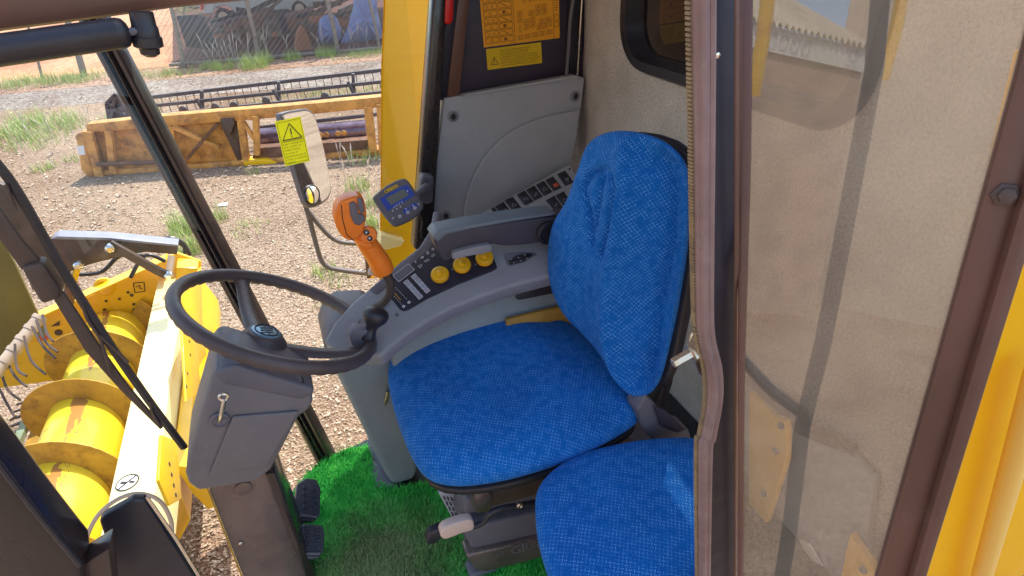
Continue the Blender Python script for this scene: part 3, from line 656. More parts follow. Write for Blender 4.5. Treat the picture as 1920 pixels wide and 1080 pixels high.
prism('arm_cap', many([(95, 448), (107, 443), (207, 446), (334, 459), (333, 463), (207, 451), (107, 449)], PY(4.03)), (0, .10, 0), 'capm', h3, .004)
bar('link_bar', at(205, 457, y=3.98), at(300, 510, y=3.98), .05, .03, 'dsteel', h3, up=(0, 1, 0)); bar('link_bar', at(300, 510, y=3.98), at(322, 519, y=3.98), .05, .03, 'dsteel', h3, up=(0, 1, 0))
for u, w in ((207, 463), (317, 515), (148, 495)): lathe('pivot_pin', at(u, w, y=3.97), (0, -1, 0), [(.026, 0), (.026, .03), (.014, .04)], 'chrome', h3, 14)
tube('ram_rod', [at(147, 497, y=4.05), at(136, 535, y=4.1)], .018, 'yel_hdr', h3); tube('ram_body', [at(137, 530, y=4.1), at(124, 575, y=4.15)], .036, 'rust', h3)
for pts in ([(298, 452), (320, 446), (342, 455), (356, 478)], [(305, 458), (325, 452), (345, 462), (347, 475)], [(145, 515), (190, 510), (225, 480), (268, 478)], [(245, 520), (262, 490), (280, 478), (310, 490)]):
    tube('hose', cr([at(u, w, y=4.3) for u, w in pts], 6), .014, 'black', h3, 8)
prism('side_shield', many([(-60, 380), (-5, 430), (30, 500), (72, 592), (40, 640), (-60, 740)], PY(4.3)), (0, .03, 0), 'olive', h3, .01)
prism('arm_plate', many([(-40, 330), (22, 352), (85, 440), (125, 520), (118, 545), (60, 545), (20, 440), (-40, 380)], PY(4.2)), (0, .05, 0), 'dsteel', h3, .01)
# ================================================================ CAB SHELL
cab = thing('combine_cab', 'open combine harvester cab with felt rear wall, dark pillars and glass panes', 'vehicle cab', (.3, 1.2, 0))
fl = [at(590, 1110, z=0), at(533, 938, z=0), at(555, 905, z=0), at(600, 862, z=0), at(690, 820, z=0)]
prism('floor', [V((p.x, p.y, -.004)) for p in fl]+[V((.1, 1.86, -.004)), V((1.0, 1.86, -.004)), V((1.0, .45, -.004)), V((-.25, .45, -.004))], (0, 0, -.05), 'black', cab, .006)
prism('roof', [(-.95, .62, 1.72), (1.1, .62, 1.72), (1.1, 1.98, 1.72), (-.95, 1.98, 1.72)], (0, 0, .12), 'felt', cab, .03)
# rear wall, felt lined, with a rounded window opening
def rrect(y0, y1, z0, z1, r, x, n=7):
    o = []
    for cy, cz, a0_ in ((y1-r, z1-r, 0), (y0+r, z1-r, 90), (y0+r, z0+r, 180), (y1-r, z0+r, 270)):
        for k in range(n+1):
            a = math.radians(a0_+90*k/n); o.append(V((x, cy+r*math.cos(a), cz+r*math.sin(a))))
    return o
WY0, WY1, WZ0, WZ1 = .80, 1.585, 1.035, 1.62
bm = bmesh.new(); ed = []
for lp in ([V((1, .46, -.3)), V((1, 1.95, -.3)), V((1, 1.95, 1.75)), V((1, .46, 1.75))], rrect(WY0, WY1, WZ0, WZ1, .10, 1.0)):
    vs = [bm.verts.new(p) for p in lp]; ed += [bm.edges.new((vs[i], vs[(i+1) % len(vs)])) for i in range(len(vs))]
bmesh.ops.triangle_fill(bm, edges=ed, use_beauty=True)
gf = bmesh.ops.extrude_face_region(bm, geom=bm.faces[:]); bmesh.ops.translate(bm, verts=[e for e in gf['geom'] if isinstance(e, bmesh.types.BMVert)], vec=(.05, 0, 0))
rw = link('rear_wall', bm, 'felt', cab)
bm = bmesh.new(); inn = rrect(WY0, WY1, WZ0, WZ1, .10, 1.0); out = rrect(WY0-.035, WY1+.035, WZ0-.035, WZ1+.035, .13, 1.0)
A = [bm.verts.new(p+V((-.004, 0, 0))) for p in out]; B_ = [bm.verts.new(p+V((-.028, 0, 0))) for p in rrect(WY0-.022, WY1+.022, WZ0-.022, WZ1+.022, .12, 1.0)]
C_ = [bm.verts.new(p+V((-.028, 0, 0))) for p in rrect(WY0+.004, WY1-.004, WZ0+.004, WZ1-.004, .095, 1.0)]; D_ = [bm.verts.new(p+V((.04, 0, 0))) for p in rrect(WY0+.012, WY1-.012, WZ0+.012, WZ1-.012, .088, 1.0)]
for P_, Q_ in ((A, B_), (B_, C_), (C_, D_)):
    for k in range(len(P_)): bm.faces.new((P_[k], P_[(k+1) % len(P_)], Q_[(k+1) % len(Q_)], Q_[k]))
wf = link('rear_window', bm, 'black', cab, 60)
bm = bmesh.new(); bm.faces.new([bm.verts.new(p+V((.03, 0, 0))) for p in rrect(WY0+.005, WY1-.005, WZ0+.005, WZ1-.005, .09, 1.0)]); link('pane', bm, 'dglass', wf)
# right wall
prism('wall_lining', [(.50, 1.915, -.3), (1.0, 1.915, -.3), (1.0, 1.915, 1.75), (.50, 1.915, 1.75)], (0, .03, 0), 'felt', cab)
prism('upper_panel', many([(866, -60), (1112, -60), (1094, 150), (858, 188)], PY(1.885)), (0, .03, 0), 'dpanel', cab, .004)
tp = prism('side_trim', cr(many([(833, 186), (835, 184)], PY(1.85)), 1)+many([(1090, 145), (1096, 147), (1089, 202), (1068, 312), (880, 412), (862, 470), (800, 470)], PY(1.85)), (0, .035, 0), 'grey', cab, .007, 3)
prism('trim_ledge', many([(872, 177), (1078, 141), (1092, 146), (866, 182)], PY(1.84)), (0, .03, 0), 'grey', tp, .004)
def bulge():
    o = cr(many([(868, 420), (872, 372), (892, 318), (925, 272), (970, 238), (1025, 217), (1086, 205)], PY(1.846)), 5)
    o += many([(1078, 262), (1068, 306), (960, 365)], PY(1.846)); bm = bmesh.new(); add_prism(bm, o, (0, -.012, 0), .010, 4); return link('raised_moulding', bm, 'grey', tp, 60)
bulge()
for u, w in ((849, 218), (1078, 180), (835, 404)):
    c = at(u, w, y=1.85); k = lathe('turn_fastener', c, (0, -1, 0), [(.019, -.001), (.019, .003), (.015, .004), (.013, .0015), (.011, .0015), (.010, .006), (.004, .007)], 'grey_lt', tp, 24); lathe('slot_disc', c+V((0, -.0055, 0)), (0, -1, 0), [(.0088, 0), (.0088, .0016), (.004, .002)], 'black', k, 20)
    bar('slot', c+V((0, -.008, .012)), c+V((0, -.008, -.012)), .003, .004, 'black', k, up=(0, 1, 0))
prism('corner_beam', many([(1066, -60), (1106, -60), (1092, 146), (1068, 150)], PY(1.875)), (0, .02, 0), 'navy', cab, .006)
tube('cable', cr(many([(1082, -40), (1070, 30), (1066, 90), (1062, 140)], PY(1.86)), 6), .006, 'grey_dk', cab, 8)
tube('bright_edge', many([(1094, -50), (1082, 146)], PY(1.86)), .0032, 'chrome', cab, 8)
# pillars
prism('door_pillar', many([(816, -60), (842, -60), (812, 470), (776, 470)], PY(1.83)), (0, .06, 0), 'gloss', cab, .012, 3)
prism('pillar_strip', many([(842, -60), (866, -60), (846, 188), (824, 188)], PY(1.86)), (0, .03, 0), 'navy', cab, .003)
prism('pillar_strip', many([(866, -60), (886, -60), (862, 178), (838, 184)], PY(1.855)), (0, .03, 0), 'door_br', cab, .003)
prism('red_hammer', many([(836, -40), (854, -40), (850, 40), (845, 46), (836, 46), (834, 40)], PY(1.83)), (0, .02, 0), 'red', cab, .006, 3)
# front right corner post with rubber profiles
ft, fb = at(172, 40, y=1.68), at(612, 870, z=-.02)
fdir = (fb-ft).normalized(); perp = V((.80, -.58, 0)); perp = (perp-fdir*perp.dot(fdir)).normalized(); dep = fdir.cross(perp).normalized()
if dep.dot(CF) < 0: dep = -dep
top = ft - fdir*.55
cp = []
for o, w, z, m in ((0, .030, .0, 'gloss'), (-.023, .014, -.006, 'pillar'), (.023, .014, -.006, 'pillar'), (-.008, .005, -.012, 'gloss'), (.010, .005, -.014, 'gloss')):
    a = top+perp*o+dep*z; b = fb+perp*o+dep*z
    c0 = [a+perp*w/2, a-perp*w/2, a-perp*w/2+dep*.035, a+perp*w/2+dep*.035]; prism('corner_post', c0, b-a, m, cab, .0035)
# windscreen glass: gently curved sheet from the corner post round to the left post
bm = bmesh.new()
def wsp(s, z):
    base = cr([fb, V((-.42, 1.40, 0)), V((-.60, 1.10, 0)), V((-.62, .80, 0)), V((-.50, .53, 0))], 5)
    k = s*(len(base)-1); i = min(int(k), len(base)-2); p = base[i]*(1-(k-i))+base[i+1]*(k-i)
    sh = (ft-fb)/(ft.z-fb.z)*z*(1-s) + V((-.10, 0, 1))*z*s
    return V((p.x+sh.x, p.y+sh.y, z))
G = [[bm.verts.new(wsp(i/16, -.02+1.72*j/6)) for j in range(7)] for i in range(17)]
for i in range(16):
    for j in range(6): bm.faces.new((G[i][j], G[i+1][j], G[i+1][j+1], G[i][j+1]))
link('windscreen', bm, 'glass', cab, 80)
# right hand front window
ug, lg = top+perp*.03, fb+perp*.03
swp = [lg, V((.34, 1.85, -.02)), V((.44, 1.85, 1.7)), ug]
bm = bmesh.new(); bm.faces.new([bm.verts.new(p) for p in swp]); link('side_window', bm, 'glass', cab)
# decals on the upper panel
d1 = Decal(many([(894, -62), (1046, -84), (1049, 71), (907, 89)], PY(1.883)), .002); s1 = d1.sheet('chart_decal', 'stk_or', cab)
bm = bmesh.new(); lw = .0014
d1.line(bm, [(.40, .0), (.405, 1)], lw); d1.line(bm, [(.92, .0), (.92, 1)], lw); d1.line(bm, [(.52, .42), (.92, .42)], lw)
for i in range(11):
    for j in range(2 if i > 4 else 3):
        u0, v0 = .03+j*.185, .025+i*.086; d1.frame(bm, u0, v0, u0+.165, v0+.070, lw)
        cu_, cv_ = u0+.08, v0+.038; k = (i*3+j*5) % 6
        if k == 0: d1.circ(bm, cu_, cv_, .004, .0013)
        elif k == 1: d1.frame(bm, cu_-.03, cv_-.02, cu_+.03, cv_+.02, .0013)
        elif k == 2: d1.line(bm, [(cu_-.04, cv_-.02), (cu_+.03, cv_+.02)], .002)
        elif k == 3: d1.circ(bm, cu_-.03, cv_, .003, .0012); d1.circ(bm, cu_+.03, cv_, .003, .0012)
        elif k == 4: d1.line(bm, [(cu_, cv_-.025), (cu_+.025, cv_+.02), (cu_-.025, cv_+.02), (cu_, cv_-.025)], .0013)
        else: d1.rect(bm, cu_-.03, cv_-.02, cu_, cv_+.02); d1.circ(bm, cu_+.01, cv_, .003, .0012)
        d1.line(bm, [(u0+.01, v0+.01), (u0+.035, v0+.01)], .001); d1.line(bm, [(u0+.13, v0+.01), (u0+.155, v0+.01)], .001)
for u, v in ((.55, .47), (.62, .465), (.69, .46), (.76, .455)): d1.circ(bm, u, v, .004, .0011); d1.line(bm, [(u-.02, v+.03), (u+.02, v+.03)], .001)
for u, v in ((.45, .60), (.45, .68), (.60, .61), (.69, .55), (.77, .545), (.69, .62), (.77, .615), (.53, .71), (.61, .69), (.61, .76), (.53, .78), (.73, .73), (.81, .72), (.70, .80), (.78, .79)):
    d1.frame(bm, u, v, u+.062, v+.058, .0012); d1.circ(bm, u+.031, v+.029, .0025, .0014)
    d1.line(bm, [(u+.012, v+.045), (u+.05, v+.012)], .0012)
for k in range(5):
    for j in range(3): u = .44+k*.096+j*.026; d1.frame(bm, u, .905-k*.006, u+.021, .955-k*.006, .001)
for v in (.78, .80, .82, .84, .86): d1.line(bm, [(.455, v), (.50, v)], .0012); d1.line(bm, [(.86, v-.03), (.90, v-.03)], .0012)
for k in range(9): d1.line(bm, [(.935, .40+k*.03), (.985, .40+k*.03)], .0015)
d1.frame(bm, .935, .70, .985, .77, .0013); d1.frame(bm, .935, .79, .985, .85, .0013); d1.line(bm, [(.33, .985), (.39, .985)], .0015)
flatlink('print', bm, 'ink_br', s1)
d2 = Decal(many([(911, 92), (1014, 79), (1016, 118), (914, 131)], PY(1.883)), .002); s2 = d2.sheet('warning_decal', 'stk_ye', cab)
bm = bmesh.new(); d2.line(bm, [(.13, .42), (.195, .78), (.065, .78), (.13, .42)], .0018); d2.line(bm, [(.13, .55), (.13, .68)], .0022); d2.line(bm, [(.13, .71), (.13, .74)], .0024)
for i, tx in enumerate(['SOUND THE HORN BEFORE STARTING', 'KLAXONNEZ AVANT DE DEMARRER', 'SIGNALHORN VOR DEM STARTEN', 'ACTIONNEZ LE KLAXON AVANT DE DEMARRER', 'SUONARE IL CLACSON PRIMA DI PARTIRE', 'TOCAR EL CLAXON ANTES DE PONER EN MARCHA', 'SOE A BUZINA ANTES DE DAR A PARTIDA', 'TOCAR ANTES DE ARRANCAR O MOTOR']):
    d2.text(bm, tx, .24, .175+i*.103, .055, (.55, .52, .50, .68, .68, .72, .68, .64)[i])
flatlink('print', bm, 'ink', s2)
# door opening on the near side
prism('door_jamb', many([(1334, -80), (1386, -80), (1382, 1180), (1328, 1180)], PY(.43)), (0, .006, 0), 'navy', cab, .006)
prism('jamb_strip', many([(1380, -80), (1387, -80), (1386, 1180), (1377, 1180)], PY(.415)), (0, .003, 0), 'door_br', cab, .003)
sealp = cr(many([(1316, -80), (1317, 60), (1318, 300), (1319, 560), (1323, 630), (1337, 690), (1338, 750), (1326, 820), (1320, 880), (1319, 1260)], PY(.405)), 6)
bm = bmesh.new(); add_tube(bm, sealp, .0082, 14, False, 1.1)
for o in (-.0038, .004): add_tube(bm, [p+V((o, -.006, 0)) for p in sealp], .0036, 8)
link('door_seal', bm, 'seal', cab)
bm = bmesh.new()
lip = [p+V((-.0084, .001, 0)) for p in sealp]
for a, b in zip(lip, lip[1:]):
    n = max(1, int((b-a).length/.0032))
    for k in range(n):
        c = a+(b-a)*(k/n); add_prism(bm, [c, c+V((0, 0, -.0024)), c+V((-.0024, .0, -.0028)), c+V((-.0024, .0, -.0004))], (0, .006, 0))
link('seal_teeth', bm, 'brass', cab)
c = at(1298, 656, y=.42); st = lathe('striker_bolt', c+V((.015, 0, 0)), (-.96, .0, -.26), [(.0145, 0), (.0145, .006), (.0115, .008), (.0115, .017), (.0062, .018), (.0062, .040), (.005, .0415)], 'zinc', cab, 6)
lathe('washer', c+V((.017, 0, 0)), (-.96, 0, -.26), [(.015, 0), (.015, .003), (.008, .004)], 'zinc', st, 24)
prism('striker_plate', many([(1294, 640), (1300, 626), (1325, 622), (1325, 712), (1310, 700), (1300, 672)], PY(.455)), (0, .004, 0), 'zinc', cab, .001)
lathe('screw', at(1342, 103, y=.426), (0, -1, 0), [(.003, 0), (.0025, .003), (.001, .0035)], 'chrome', cab, 12)
# upper bar of the doorway with gas strut
prism('doorway_bar', many([(-80, 74), (0, 60), (120, 44), (247, 27), (330, 15), (600, -12), (700, -22), (700, -90), (-80, -60)], PY(.52)), (0, .05, 0), 'door_br', cab, .006)
gs = tube('gas_strut', [at(-60, 103, y=.50), at(226, 62, y=.50)], .0098, 'black', cab, 24)
lathe('end_cap', at(226, 62, y=.50), (at(240, 60, y=.5)-at(226, 62, y=.5)), [(.0098, 0), (.0088, .003), (.006, .005), (.002, .006)], 'black', gs)
tube('rod', [at(236, 62, y=.50), at(262, 57, y=.50)], .0026, 'grey_dk', gs)
lathe('ball_joint', at(264, 22, y=.505), at(280, 92, y=.505)-at(264, 22, y=.505), [(.0075, 0), (.0078, .009), (.0085, .010), (.0085, .0155), (.0095, .016), (.0095, .022), (.0065, .0235), (.0062, .027), (.003, .029)], 'black', cab)
# left corner post and the dark box beside it
prism('left_post', many([(-60, 800), (0, 872), (60, 950), (150, 1058), (165, 1180), (-60, 1180)], PY(.52)), (0, .05, 0), 'gloss', cab, .008, 3)
tube('post_edge', many([(-50, 815), (0, 874), (60, 952), (150, 1060)], PY(.515)), .0028, 'black', cab, 8)
prism('sill_piece', many([(150, 1064), (205, 1028), (222, 1180), (140, 1180)], PY(.535)), (0, .03, 0), 'pillar', cab, .003)
hb = prism('grab_handle', many([(186, 978), (192, 970), (250, 938), (272, 938), (385, 1114), (420, 1180), (250, 1180)], PY(.60)), (0, .012, 0), 'black', cab, .003, 3)
tube('edge_trim', many([(276, 932), (330, 1010), (385, 1100)], PY(.597)), .002, 'chrome', hb, 6)
tube('cable_loop', cr([at(u, w, y=.9) for u, w in [(156, 1060), (162, 1010), (185, 965), (225, 934), (265, 926), (300, 940), (320, 975), (322, 1010)]], 6), .0038, 'pvc', cab, 10)
# side pane turned towards the platform
PN = (V((.385, .415, 1.0)), V((-.69, -.69, .216)).normalized())
ny = PN[1]
prism('pane_frame', many([(1385, -90), (1412, -90), (1408, 300), (1396, 700), (1392, 1180), (1382, 1180)], PN), -ny*.006, 'door_br', cab, .003)
prism('pane_frame', many([(1965, -90), (1905, 150), (1780, 600), (1645, 1080), (1618, 1180), (1680, 1180), (1712, 1080), (1908, 410), (2060, -90)], PN), -ny*.015, 'door_br', cab, .003)
prism('pane_frame', many([(2060, -90), (1906, 410), (1710, 1080), (1678, 1180), (1715, 1180), (1742, 1080), (1924, 500), (2120, -90)], (PN[0]+ny*.012, PN[1])), -ny*.04, 'door_br', cab, .006)
sp2 = prism('side_pane', many([(1385, -90), (1975, -90), (1915, 150), (1785, 600), (1650, 1080), (1622, 1180), (1380, 1180)], (PN[0]-ny*.006, PN[1])), -ny*.004, 'pane', cab)
lathe('frame_bolt', on(1884, 365, PN), ny, [(.011, 0), (.011, .003), (.007, .004), (.007, .008), (.003, .009)], 'dsteel', cab, 6)
# lower brackets seen through the pane
for pts, x in (([(1404, 735), (1424, 756), (1440, 775), (1470, 790), (1474, 806), (1474, 862), (1430, 1000), (1402, 985)], .93), ([(1392, 940), (1412, 1010), (1396, 1040), (1382, 1010)], .92), ([(1592, 1000), (1650, 1085), (1640, 1160), (1560, 1160)], .93)):
    k = prism('body_bracket', many(pts, PX(x)), (.02, 0, 0), 'yellow', cab, .004)
    for u, w in [(1466, 798), (1456, 845), (1434, 925), (1422, 968)] if x == .93 and pts[0][0] == 1404 else [(1620, 1068)] if pts[0][0] == 1592 else []:
        lathe('bolt', at(u, w, x=x-.002), (-1, 0, 0), [(.009, 0), (.009, .006), (.004, .008)], 'dsteel', k, 6)
prism('sill_rail', many([(1384, 676), (1400, 700), (1480, 772), (1500, 800), (1590, 842), (1590, 852), (1495, 815), (1476, 790), (1395, 716), (1382, 700)], PX(.95)), (.03, 0, 0), 'dsteel', cab, .003)
prism('lower_panel', many([(1480, 800), (1500, 812), (1590, 850), (1640, 900), (1600, 1180), (1420, 1180), (1440, 1000), (1476, 862)], PX(.97)), (.02, 0, 0), 'grey', cab, .004)
prism('white_tag', many([(1498, 1012), (1516, 1020), (1541, 1062), (1520, 1050)], PX(.955)), (.006, 0, 0), 'white', cab)
# ================================================================ YELLOW BODY OF THE MACHINE
bd = thing('body_side', 'yellow steel side of the harvester behind the brown door frame with a chipped pale rail', 'machine panel', (1.6, .44, -1))
prism('panel', (lambda L: [L[0], L[1], L[2], L[3], V((3.2, .36, 1.3)), V((3.2, .36, -.6))])(many([(1660, 1180), (1690, 1080), (1860, 480), (1960, 100)], PY(.36))), (0, .03, 0), 'yel_flat', bd, .005)
m, t, b = nt('chipped_rail_paint'); nn = noise(t, 34, 4, .6); f = mth(t, 'GREATER_THAN', nn, .70)
t.links.new(mixc(t, f, (.86, .55, .12), (.16, .06, .02)), b.inputs['Base Color']); b.inputs['Roughness'].default_value = .4; M['rail'] = m
tube('rail', [at(1812, 1180, y=.32), at(1852, 1040, y=.32), at(1950, 690, y=.32)], .017, 'rail', bd, 20)
yp = thing('engine_side_panel', 'tall smooth yellow panel standing outside the right window', 'machine panel', tuple(at(770, 300, y=2.2)))
bm = bmesh.new(); L_ = cr(many([(724, -120), (722, 30), (719, 100), (724, 112), (718, 118), (717, 300), (714, 520), (712, 700)], PY(2.2)), 4)
Rr = [V((.66, 2.24, p.z)) for p in L_]
for k in range(len(L_)-1):
    pts = [L_[k], L_[k+1], Rr[k+1], Rr[k]]; bm.faces.new([bm.verts.new(p) for p in pts]); bm.faces.new([bm.verts.new(p+V((0, .03, 0))) for p in reversed(pts)])
bmesh.ops.remove_doubles(bm, verts=bm.verts, dist=1e-5); link('panel', bm, 'yel_gloss', yp)
prism('folded_lip', many([(714, 440), (736, 446), (760, 452), (752, 462), (730, 468), (712, 470)], PY(2.15)), (0, .05, 0), 'yel_glare', yp, .006)  # highlight on the fold painted with the paler yellow
tk = thing('grain_tank', 'dark steel tank wall behind the rear window', 'tank', (1.6, 1.2, 0))
prism('wall', [(1.3, .45, -1), (1.3, 2.3, -1), (1.3, 2.3, 2.1), (1.3, .45, 2.1)], (.05, 0, 0), 'dsteel', tk)
# ================================================================ MIRROR
mr = thing('wing_mirror', 'tall wing mirror on a bent tube arm outside the right window', 'mirror', tuple(at(600, 420, y=2.5)))
MP = (at(580, 300, y=2.5), V((.66, -.74, .13)).normalized())
ol = cr(many([(527, 222), (532, 211), (556, 206), (578, 205), (592, 222), (608, 280), (620, 345), (618, 368), (604, 382), (588, 389), (577, 386), (566, 360), (545, 290)], MP), 4, True)
bm = bmesh.new(); add_prism(bm, ol, -MP[1]*.03, .008, 3); link('housing', bm, 'grey_dk', mr)
c = sum(ol, V())/len(ol); bm = bmesh.new(); bm.faces.new([bm.verts.new(c+(p-c)*.955+MP[1]*.0015) for p in ol]); link('mirror_glass', bm, 'mirror', mr)
c2 = on(584, 365, MP); 
cv = lathe('convex_mirror', c2, MP[1], [(.038, 0), (.038, .006), (.033, .008), (.022, .0115), (.008, .013)], 'mirror', mr, 28)
bm = bmesh.new(); a_ = MP[1].cross(V((0, 0, 1))).normalized(); b_2 = MP[1].cross(a_)
add_tube(bm, [c2+MP[1]*.006+(a_*math.cos(k*math.pi/14)+b_2*math.sin(k*math.pi/14))*.038 for k in range(28)], .003, 6, True); link('rim', bm, 'black', cv)
MB = (at(600, 420, y=2.53), (0, -1, 0))
tube('arm', cr(many([(549, 300), (560, 350), (575, 392), (588, 440), (600, 482), (612, 499), (635, 506), (694, 514)], MB), 6), .011, 'grey_dk', mr, 12)
tube('arm', cr(many([(578, 396), (600, 424), (622, 446), (645, 455), (690, 458)], MB), 6), .010, 'grey_dk', mr, 12)
tube('arm', many([(686, 458), (692, 520)], MB), .011, 'dsteel', mr, 12)
prism('bracket', many([(688, 516), (716, 500), (716, 512), (700, 522), (690, 524)], MB), (0, .05, 0), 'yel_hdr', mr, .004)
# sticker on the window glass
sn = (swp[1]-swp[0]).cross(swp[3]-swp[0]).normalized(); sn = -sn if sn.dot(CC-swp[0]) < 0 else sn
d3 = Decal(many([(515, 228), (563, 218), (581, 302), (535, 312)], (swp[0]+sn*.002, sn)), .001)
s3 = d3.sheet('window_decal', 'stk_br', cab)
bm = bmesh.new(); d3.frame(bm, .05, .04, .95, .96, .0010); d3.line(bm, [(.5, .10), (.88, .44), (.12, .44), (.5, .10)], .0026); d3.line(bm, [(.5, .21), (.5, .34)], .0042); d3.line(bm, [(.5, .37), (.5, .395)], .0042)
d3.line(bm, [(.05, .48), (.95, .48)], .001)
for i, (tx, wd) in enumerate([('Ligar a plataforma', .82), ('com o motor na', .68), (u'rota\u00e7\u00e3o m\u00ednima.', .62), ('Arrancar la', .5), ('plataforma con el', .80), (u'motor en rotaci\u00f3n', .82), (u'm\u00ednima.', .35)]):
    d3.text(bm, tx, .09, .545+i*.066+(.01 if i > 2 else 0), .030, wd)
flatlink('print', bm, 'ink', s3)
# ================================================================ WIPER
wp = thing('windscreen_wiper', 'long dark wiper with twin arms hanging across the windscreen', 'wiper', tuple(at(80, 530, y=1.05)))
WP = PY(1.05)
tube('blade', cr(many([(-20, 290), (30, 355), (110, 492), (200, 636), (280, 752), (346, 840)], WP), 5), .0048, 'black', wp, 6, flat=1.6)
prism('arm', cr(many([(96, 556), (118, 548), (180, 640), (240, 725), (306, 803), (300, 806), (228, 735), (160, 660)], (at(0, 0, y=1.055), (0, -1, 0))), 1)+[], (0, .008, 0), 'dsteel', wp, .002)
prism('pivot_box', many([(38, 503), (76, 492), (84, 500), (114, 545), (112, 560), (80, 572), (70, 560)], PY(1.04)), (0, .03, 0), 'dsteel', wp, .006, 3)
prism('upper_arm', many([(-30, 372), (0, 392), (40, 450), (84, 500), (40, 508), (-30, 410)], PY(1.05)), (0, .012, 0), 'dsteel', wp, .003)
for pts in ([(155, 570), (165, 600), (186, 632), (196, 660), (208, 700)], [(186, 628), (215, 655), (240, 680)], [(280, 752), (286, 775), (298, 795)], [(12, 346), (20, 370), (30, 395)]):
    tube('link', cr(many(pts, PY(1.046)), 4), .0028, 'dsteel', wp, 6)
# ================================================================ STEERING COLUMN
WC = V((-.11, 1.154, .713)); WN = V((.587, .092, 1)).normalized()
wa = WN.cross(V((0, 1, 0))).normalized(); wb = WN.cross(wa)
sc = thing('steering_column', 'grey steering column on a dark plate with a black four inch spinner knob on its wheel', 'steering wheel', (-.28, 1.08, 0))
sc['label'] = 'grey steering column with a black wheel, spinner knob and ignition key'
def wpt(a, r, h=0): return WC + wa*math.cos(a)*r + wb*math.sin(a)*r + WN*h
def wang(u, w): p = on(u, w, (WC, WN))-WC; return math.atan2(p.dot(wb), p.dot(wa))
wh = None
bm = bmesh.new(); NR = 168
pts = [wpt(2*math.pi*k/NR, .2) for k in range(NR)]
add_tube(bm, pts, .0138, 18, True)
for v in bm.verts:            # moulded finger grips on the under side
    d = v.co-WC; a = math.atan2(d.dot(wb), d.dot(wa)); h = d.dot(WN)
    if h < -.003: v.co -= WN*.0016*(1+math.sin(a*44))*min(1, -h/.012)
wh = link('wheel_rim', bm, 'rubber', sc, 70)
hubc = on(500, 655, (WC-WN*.045, WN))
hubtop = on(499, 622, (WC-WN*.012, WN)); hax = (hubtop-on(497, 690, (WC-WN*.075, WN))).normalized()
for tgt in ((445, 508), (685, 652)):
    a = wang(*tgt); e = wpt(a, .197, -.004); s = hubtop-WN*.032; mid = s*.45+e*.55-WN*.012
    path = cr([s, mid, e], 8); bm = bmesh.new(); N_ = len(path); prev = None; side = (e-s).cross(WN).normalized()
    for i, p in enumerate(path):
        t = i/(N_-1); w = .021*(1-t)+.0135*t+(.007*max(0, t-.8)*5); h = .012*(1-t)+.007*t
        cur = [bm.verts.new(p+side*w*x+WN*h*y) for x, y in ((1, -.4), (.8, .6), (0, .9), (-.8, .6), (-1, -.4), (0, -.9))]
        if prev:
            for k in range(6): bm.faces.new((prev[k], prev[(k+1) % 6], cur[(k+1) % 6], cur[k]))
        prev = cur
    link('spoke', bm, 'rubber', sc, 60)
lathe('hub', hubtop-WN*.062, WN, [(.036, -.02), (.034, -.012), (.030, .0), (.030, .012), (.047, .016), (.049, .03), (.046, .045), (.036, .055), (.034, .060), (.030, .062)], 'rubber', sc, 40)
bdg = lathe('badge', hubtop, WN, [(.0285, -.001), (.0285, .002), (.026, .0035), (.0, .0038)], 'badge', sc, 36)
bm = bmesh.new(); add_tube(bm, [hubtop+(wa*math.cos(k*math.pi/16)+wb*math.sin(k*math.pi/16))*.023+WN*.0045 for k in range(32)], .0013, 6, True)
for dx in (-1, 0, 1):
    add_bar(bm, hubtop+WN*.0046+wb*(dx*.010-.004)+wa*-.012, hubtop+WN*.0046+wb*(dx*.010+.005)+wa*.012, .0035, .001, tuple(WN))
add_bar(bm, hubtop+WN*.0046+wb*-.018+wa*.004, hubtop+WN*.0046+wb*.018+wa*-.004, .002, .001, tuple(WN))
link('emblem', bm, 'navy', bdg)
kb = on(690, 628, (WC+WN*.02, WN)); kax = V((.10, .12, 1)).normalized()
cl = prism('knob_clamp', many([(654, 630), (664, 618), (700, 620), (708, 640), (708, 662), (692, 672), (690, 650), (660, 652)], PY(1.10)), (0, .03, 0), 'grey_dk', sc, .005, 3)
ktop = at(707, 585, y=kb.y+.01); kbot = at(690, 634, y=kb.y)
lathe('spinner_knob', kbot, (ktop-kbot), [(.016, -.004), (.017, .004), (.014, .008), (.012, .018), (.013, .028), (.020, .038), (.0265, .047), (.0285, .056), (.027, .064), (.021, .070), (.010, .0735), (.001, .074)], 'black', sc, 32)
# column housing
hb_ = many([(396, 706), (404, 694), (420, 690), (560, 728), (584, 738), (588, 752), (580, 768), (560, 782), (508, 882), (484, 900), (470, 905), (372, 921), (354, 908), (348, 890), (352, 860)], PY(.97))
hs = prism('housing', hb_, (.0, .15, .0), 'column', sc, .014, 4)
prism('housing_top', many([(400, 702), (418, 690), (444, 684), (588, 728), (590, 740), (566, 752), (420, 722)], PY(.966)), (0, .12, .0), 'grey_dk', sc, .012, 3)
def ridge(): 
    o = many([(436, 778), (560, 768), (500, 872), (392, 888)], PY(.97)); o = [o[0], o[1], o[2], o[3]]
    return prism('raised_face', o, (0, -.007, 0), 'column', hs, .0065, 4)
ridge()
tube('collar', [hubtop-WN*.15, hubtop-WN*.07], [.045, .036], 'black', sc, 32)
kc = at(412, 786, y=.968)
lathe('ignition_lock', kc, (0, -1, 0), [(.017, -.001), (.017, .004), (.013, .006), (.012, .004), (.006, .003)], 'grey_dk', sc, 28)
kt = at(420, 746, y=.935); ky = tube('ignition_key', [kc+V((0, -.004, 0)), kc*.5+kt*.5+V((.0, -.012, .0)), kt+V((0, 0, -.004))], [.0048, .0040, .0045], 'chrome', sc, 10)
